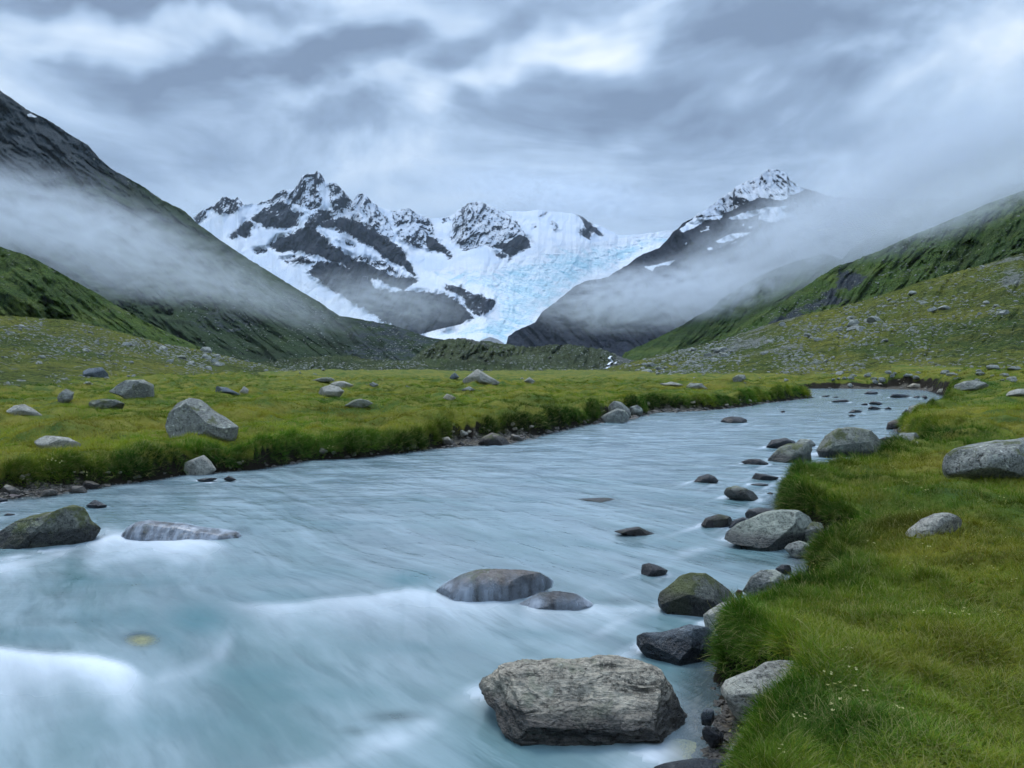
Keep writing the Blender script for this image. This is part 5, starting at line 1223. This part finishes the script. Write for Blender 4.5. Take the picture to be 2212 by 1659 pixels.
# ----------------------------------------------------------------- stream spilling down the moraine
ws = Z('b', [(1590, 1540), (1575, 1560), (1600, 1590), (1560, 1615), (1590, 1625), (1545, 1645)])
ws2 = Z('b', [(1640, 1590), (1625, 1605), (1650, 1608)])
WF, wfn = material("white_water")
wfb = wfn.principled((0.80, 0.83, 0.88), 0.6, 0.3); wfn.out(wfb.outputs[0])
def spill(pts, wd):
    Vv, Ff = [], []
    P, X, Y = MM['P'], MM['X'], MM['Y']
    pts = np.array(pts); q = []
    for i in range(len(pts) - 1):
        for t in np.linspace(0, 1, 5, endpoint=False): q.append(pts[i] * (1 - t) + pts[i + 1] * t)
    q.append(pts[-1])
    for j, (px, py) in enumerate(q):
        i = np.argmin(((X - px) ** 2 + (Y - py) ** 2)); D = P.reshape(-1, 3)[i, 1] - 6
        a, s = ray(px, py); c = np.array([a * D, D, HC + s * D]); ww = wd / FPX * D * (0.6 + 0.9 * random.random())
        for dx, dy in ((-1, 0), (0, -0.8), (1, 0), (0, 0.8)):
            Vv.append(c + np.array([dx * ww, dy * 2, 0.25 * ww * dx * random.uniform(-1, 1)]))
        if j:
            b0, b1 = (j - 1) * 4, j * 4
            for m_ in range(4): Ff.append((b0 + m_, b0 + (m_ + 1) % 4, b1 + (m_ + 1) % 4, b1 + m_))
    return new_mesh('waterfall', Vv, Ff, WF)
o = spill(ws, 4.2); tag(o, "white cascade of meltwater spilling down the dark moraine", 'waterfall', kind='thing')
o2 = spill(ws2, 2.2); o2.parent = o; o2.name = 'side_spill'

# ----------------------------------------------------------------- grass
GR, gn = material("grass_blades")
ti = gn.attr('tint', 'INSTANCER'); t2 = gn.attr('tone', 'INSTANCER'); up = gn.attr('up')
gc = gn.ramp(ti, [(0.0, (0.024, 0.070, 0.008)), (0.35, (0.058, 0.125, 0.011)), (0.60, (0.135, 0.168, 0.014)), (0.82, (0.220, 0.205, 0.024)), (1.0, (0.260, 0.215, 0.055))])
gc = gn.mix(1.0, gc, gn.comb(*[gn.m('ADD', gn.m('MULTIPLY', t2, 1.25), 0.38)] * 3), 'MULTIPLY')
dr_ = gn.attr('dry')
gc = gn.mix(gn.m('MULTIPLY', dr_, 0.8, None, True), gc, (0.30, 0.27, 0.11))
gc = gn.mix(gn.mr(dr_, 1.5, 2.0), gc, (0.50, 0.46, 0.22))
gb = gn.new('ShaderNodeBsdfDiffuse', {'Color': gc})
gt = gn.new('ShaderNodeBsdfTranslucent', {'Color': gn.mix(1.0, gc, (1.15, 1.25, 0.6), 'MULTIPLY')})
gg = gn.new('ShaderNodeBsdfGlossy', {'Color': (0.6, 0.65, 0.35), 'Roughness': 0.5})
mx = gn.new('ShaderNodeMixShader', {0: 0.35, 1: gb.outputs[0], 2: gt.outputs[0]})
mx2 = gn.new('ShaderNodeMixShader', {0: 0.018, 1: mx.outputs[0], 2: gg.outputs[0]})
gn.out(mx2.outputs[0])

def tuft(nbl, hgt, spread, wid, seed, curl=0.5, dry=0.1, leafy=False):
    r_ = np.random.default_rng(seed); V, F, U, DR = [], [], [], []
    for b in range(nbl):
        a = r_.uniform(0, 6.28); rad = spread * r_.random() ** 0.6
        bx, by = rad * math.cos(a), rad * math.sin(a)
        la = a + r_.normal() * 0.9; ln = hgt * r_.uniform(0.45, 1.1); lean = r_.uniform(0.1, 0.75) + 0.3 * rad / spread
        wv = wid * r_.uniform(0.6, 1.3); dr = 1.0 if r_.random() < dry else 0.0
        sx_, sy_ = -math.sin(la), math.cos(la)
        x, y, z = bx, by, -0.01; ang = lean * 0.5
        nseg = 4; i0 = len(V)
        for s in range(nseg + 1):
            t = s / nseg
            w_ = wv * (math.sin(math.pi * (0.15 + 0.8 * t)) ** 0.8 if leafy else (1 - t ** 1.6) * 0.9 + 0.06)
            V.append((x - sx_ * w_, y - sy_ * w_, z)); V.append((x + sx_ * w_, y + sy_ * w_, z)); U += [t, t]; DR += [dr, dr]
            st = ln / nseg
            x += math.cos(la) * math.sin(ang) * st; y += math.sin(la) * math.sin(ang) * st; z += math.cos(ang) * st
            ang = min(ang + curl * r_.uniform(0.2, 0.9), 2.2)
        for s in range(nseg):
            k = i0 + 2 * s; F.append((k, k + 1, k + 3, k + 2))
    return new_mesh('grass_tuft', V, F, GR, attrs={'up': U, 'dry': DR}, link=False)
def bloom(seed):
    """small pale flower heads and seed heads on thin stalks"""
    r_ = np.random.default_rng(seed); V, F, U, DR = [], [], [], []
    for b in range(3):
        x, y = r_.normal(size=2) * 0.03; h = r_.uniform(0.07, 0.13); k = len(V); w_ = 0.0009
        V += [(x - w_, y, 0), (x + w_, y, 0), (x + w_, y, h), (x - w_, y, h)]; F.append((k, k + 1, k + 2, k + 3)); U += [0.5] * 4; DR += [0] * 4
        for j in range(4):
            a = j * 1.57 + r_.random(); k = len(V); q_ = 0.006
            V += [(x, y, h), (x + q_ * math.cos(a), y + q_ * math.sin(a), h + 0.004), (x + 1.3 * q_ * math.cos(a + 0.6), y + 1.3 * q_ * math.sin(a + 0.6), h + 0.005), (x + q_ * math.cos(a + 1.2), y + q_ * math.sin(a + 1.2), h + 0.004)]
            F.append((k, k + 1, k + 2, k + 3)); U += [1.0] * 4; DR += [2.2] * 4
    return new_mesh('flower', V, F, GR, attrs={'up': U, 'dry': DR}, link=False)
kinds = [tuft(13, 0.085, 0.045, 0.0016, 1), tuft(14, 0.10, 0.05, 0.0015, 2, 0.6), tuft(12, 0.075, 0.05, 0.0018, 3, 0.7), tuft(12, 0.12, 0.045, 0.0014, 4, 0.45, 0.25),
         tuft(15, 0.07, 0.055, 0.0017, 5, 0.75, 0.2), tuft(9, 0.06, 0.04, 0.0075, 6, 0.55, 0.0, True),
         tuft(54, 0.15, 0.085, 0.0018, 7, 0.55, 0.12), tuft(40, 0.13, 0.10, 0.0018, 8, 0.8, 0.2), bloom(9)]

def grass_points(n, r0, r1, a0, a1, seed):
    r_ = np.random.default_rng(seed)
    a = np.radians(r_.uniform(a0, a1, n)); r = np.exp(r_.uniform(math.log(r0), math.log(r1), n))
    x, y = r * np.sin(a), r * np.cos(a)
    h, sd, sdl, k, st = ground_fields(x, y)
    ok = (k > 0.42) & (sdl > 0.0)
    # keep clear of the stones
    return x[ok], y[ok], h[ok], sdl[ok], k[ok], r[ok], r_
x, y, z, sdl, kk, r, r_ = grass_points(285000, 1.3, 95, -49, 49, 77)
def bank_points(n, seed):
    """turf hanging down the cut faces of both banks"""
    r_ = np.random.default_rng(seed); S = np.concatenate([Lb[:-1], Rb[:-1]]); E = np.concatenate([Lb[1:], Rb[1:]])
    ln = np.hypot(*(E - S).T); dd = np.hypot(*(0.5 * (S + E)).T); pw = ln / np.maximum(dd, 3) ** 1.3
    i = r_.choice(len(S), n, p=pw / pw.sum()); t = r_.random(n)[:, None]
    c = S[i] * (1 - t) + E[i] * t; nr = np.stack([-(E - S)[i][:, 1], (E - S)[i][:, 0]], 1) / ln[i][:, None]
    c = c + nr * r_.uniform(-1.1, 1.1, n)[:, None]
    h, sd, sdl, k, st = ground_fields(c[:, 0], c[:, 1])
    ok = (k > 0.24) & (k < 0.985) & (r_.random(n) < 0.25 + 0.75 * k)
    return c[ok, 0], c[ok, 1], h[ok], sdl[ok], k[ok], np.hypot(c[ok, 0], c[ok, 1])
ex = bank_points(150000, 79)
nb_edge = len(ex[0])
x, y, z, sdl, kk, r = (np.concatenate([a_, b_]) for a_, b_ in zip((x, y, z, sdl, kk, r), ex))
isface = np.zeros(len(x), bool); isface[-nb_edge:] = True
foot = []
for o, P, f, D in R_:
    m_ = P[:, 2] > np.percentile(P[:, 2], 55); c = P[m_].mean(0); foot.append((c[0], c[1], 0.36 * np.ptp(P[:, 0]), 0.36 * np.ptp(P[:, 1])))
keepm = np.ones(len(x), bool)
for cx_, cy_, rx, ry in foot:
    keepm &= ((x - cx_) / max(rx, .02)) ** 2 + ((y - cy_) / max(ry, .02)) ** 2 > 1
x, y, z, sdl, kk, r, isface = (v[keepm] for v in (x, y, z, sdl, kk, r, isface))
n = len(x)
e = 0.08
hx = (hfun(x + e, y) - hfun(x - e, y)) / (2 * e); hy = (hfun(x, y + e) - hfun(x, y - e)) / (2 * e)
bl = np.clip(0.9 * np.hypot(hx, hy), 0, 1.6) / np.maximum(np.hypot(hx, hy), 1e-6)
nx, ny, nz = -hx * bl, -hy * bl, np.ones(n); L_ = np.sqrt(nx ** 2 + ny ** 2 + 1); nx, ny, nz = nx / L_, ny / L_, nz / L_
rot = np.stack([-np.arcsin(np.clip(ny, -1, 1)), np.arctan2(nx, nz), np.zeros(n)], 1)
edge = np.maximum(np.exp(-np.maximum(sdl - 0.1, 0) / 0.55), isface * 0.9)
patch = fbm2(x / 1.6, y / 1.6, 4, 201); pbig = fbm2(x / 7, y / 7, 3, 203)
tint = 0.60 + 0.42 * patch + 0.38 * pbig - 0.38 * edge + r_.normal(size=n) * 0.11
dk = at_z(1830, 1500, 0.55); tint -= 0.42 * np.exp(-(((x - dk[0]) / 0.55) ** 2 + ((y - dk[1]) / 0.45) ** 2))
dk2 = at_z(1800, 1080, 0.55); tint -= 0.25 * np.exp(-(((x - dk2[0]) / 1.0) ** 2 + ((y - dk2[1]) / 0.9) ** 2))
tint += 0.03 * sstep(6, 30, r)
tint += sstep(6, 14, r) * (0.40 * fbm2(x / 2.4, y / 4.0, 4, 231) - 0.05)
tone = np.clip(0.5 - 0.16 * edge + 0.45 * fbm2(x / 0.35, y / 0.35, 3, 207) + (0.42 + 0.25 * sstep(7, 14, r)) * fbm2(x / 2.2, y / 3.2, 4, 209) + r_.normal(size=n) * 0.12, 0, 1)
scl = (0.75 + 0.5 * r_.random(n) + 0.35 * edge + 0.35 * np.maximum(fbm2(x / 0.8, y / 0.8, 3, 211), -0.6)) * np.interp(r, [2, 6, 20, 60, 95], [0.88, 1.05, 1.7, 2.6, 3.2])
kind = r_.choice(len(kinds), n, p=[0.205, 0.20, 0.185, 0.095, 0.19, 0.065, 0.01, 0.0475, 0.0025])
tus = fbm2(x / 0.9, y / 0.9, 3, 221) > 0.22
kind = np.where(tus & (r_.random(n) < 0.14), 6, kind)
kind = np.where((edge > 0.45) & (r_.random(n) < 0.25), 6, kind)
scl = np.where(kind == 6, scl * 0.72, scl)
scl = np.where(isface, scl * 0.9, scl)
kind = np.where((r < 7) & (edge < 0.4) & (r_.random(n) < 0.20), 7, kind)
kind = np.where((r < 8) & (edge < 0.5) & (r_.random(n) < 0.05), 5, kind)
kind = np.where((kind == 5) & (r > 9), 0, kind)
lf = (np.exp(-(((x - dk[0]) / 0.6) ** 2 + ((y - dk[1]) / 0.5) ** 2)) > r_.random(n) * 2.2); kind = np.where(lf & (r_.random(n) < 0.45), 5, kind)
me = bpy.data.meshes.new("grass"); me.vertices.add(n)
me.vertices.foreach_set('co', np.stack([x, y, z - 0.01], 1).astype(np.float32).ravel())
def at_(nm, t, v, dom='POINT', key='value'):
    a_ = me.attributes.new(nm, t, dom); a_.data.foreach_set(key, v)
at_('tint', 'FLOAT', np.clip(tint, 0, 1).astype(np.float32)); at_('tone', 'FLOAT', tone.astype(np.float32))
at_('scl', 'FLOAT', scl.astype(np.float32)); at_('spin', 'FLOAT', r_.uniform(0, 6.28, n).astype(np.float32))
at_('kind', 'INT', kind.astype(np.int32)); at_('tip', 'FLOAT_VECTOR', rot.astype(np.float32).ravel(), key='vector')
me.update(); me.materials.append(GR)
grass = bpy.data.objects.new("grass", me); COL.objects.link(grass); tag(grass, kind='stuff')
ng = bpy.data.node_groups.new("grass_growth", 'GeometryNodeTree')
ng.interface.new_socket("Geometry", in_out='INPUT', socket_type='NodeSocketGeometry')
ng.interface.new_socket("Geometry", in_out='OUTPUT', socket_type='NodeSocketGeometry')
N_ = ng.nodes; K_ = ng.links
gi, go = N_.new('NodeGroupInput'), N_.new('NodeGroupOutput')
def named(nm, t):
    q = N_.new('GeometryNodeInputNamedAttribute'); q.data_type = t; q.inputs[0].default_value = nm
    return [s for s in q.outputs if s.enabled and s.name == 'Attribute'][0]
iop = N_.new('GeometryNodeInstanceOnPoints'); jn = N_.new('GeometryNodeJoinGeometry')
for t_o in reversed(kinds):
    oi = N_.new('GeometryNodeObjectInfo'); oi.inputs['Object'].default_value = t_o; oi.inputs['As Instance'].default_value = True
    K_.new(oi.outputs['Geometry'], jn.inputs[0])
K_.new(gi.outputs[0], iop.inputs['Points']); K_.new(jn.outputs[0], iop.inputs['Instance'])
iop.inputs['Pick Instance'].default_value = True
K_.new(named('kind', 'INT'), iop.inputs['Instance Index'])
K_.new(named('tip', 'FLOAT_VECTOR'), iop.inputs['Rotation'])
cs = N_.new('ShaderNodeCombineXYZ'); sv = named('scl', 'FLOAT')
for i in range(3): K_.new(sv, cs.inputs[i])
K_.new(cs.outputs[0], iop.inputs['Scale'])
ri = N_.new('GeometryNodeRotateInstances'); c2 = N_.new('ShaderNodeCombineXYZ'); K_.new(named('spin', 'FLOAT'), c2.inputs[2])
K_.new(iop.outputs[0], ri.inputs[0]); K_.new(c2.outputs[0], ri.inputs['Rotation'])
K_.new(ri.outputs[0], go.inputs[0])
md = grass.modifiers.new("growth", 'NODES'); md.node_group = ng
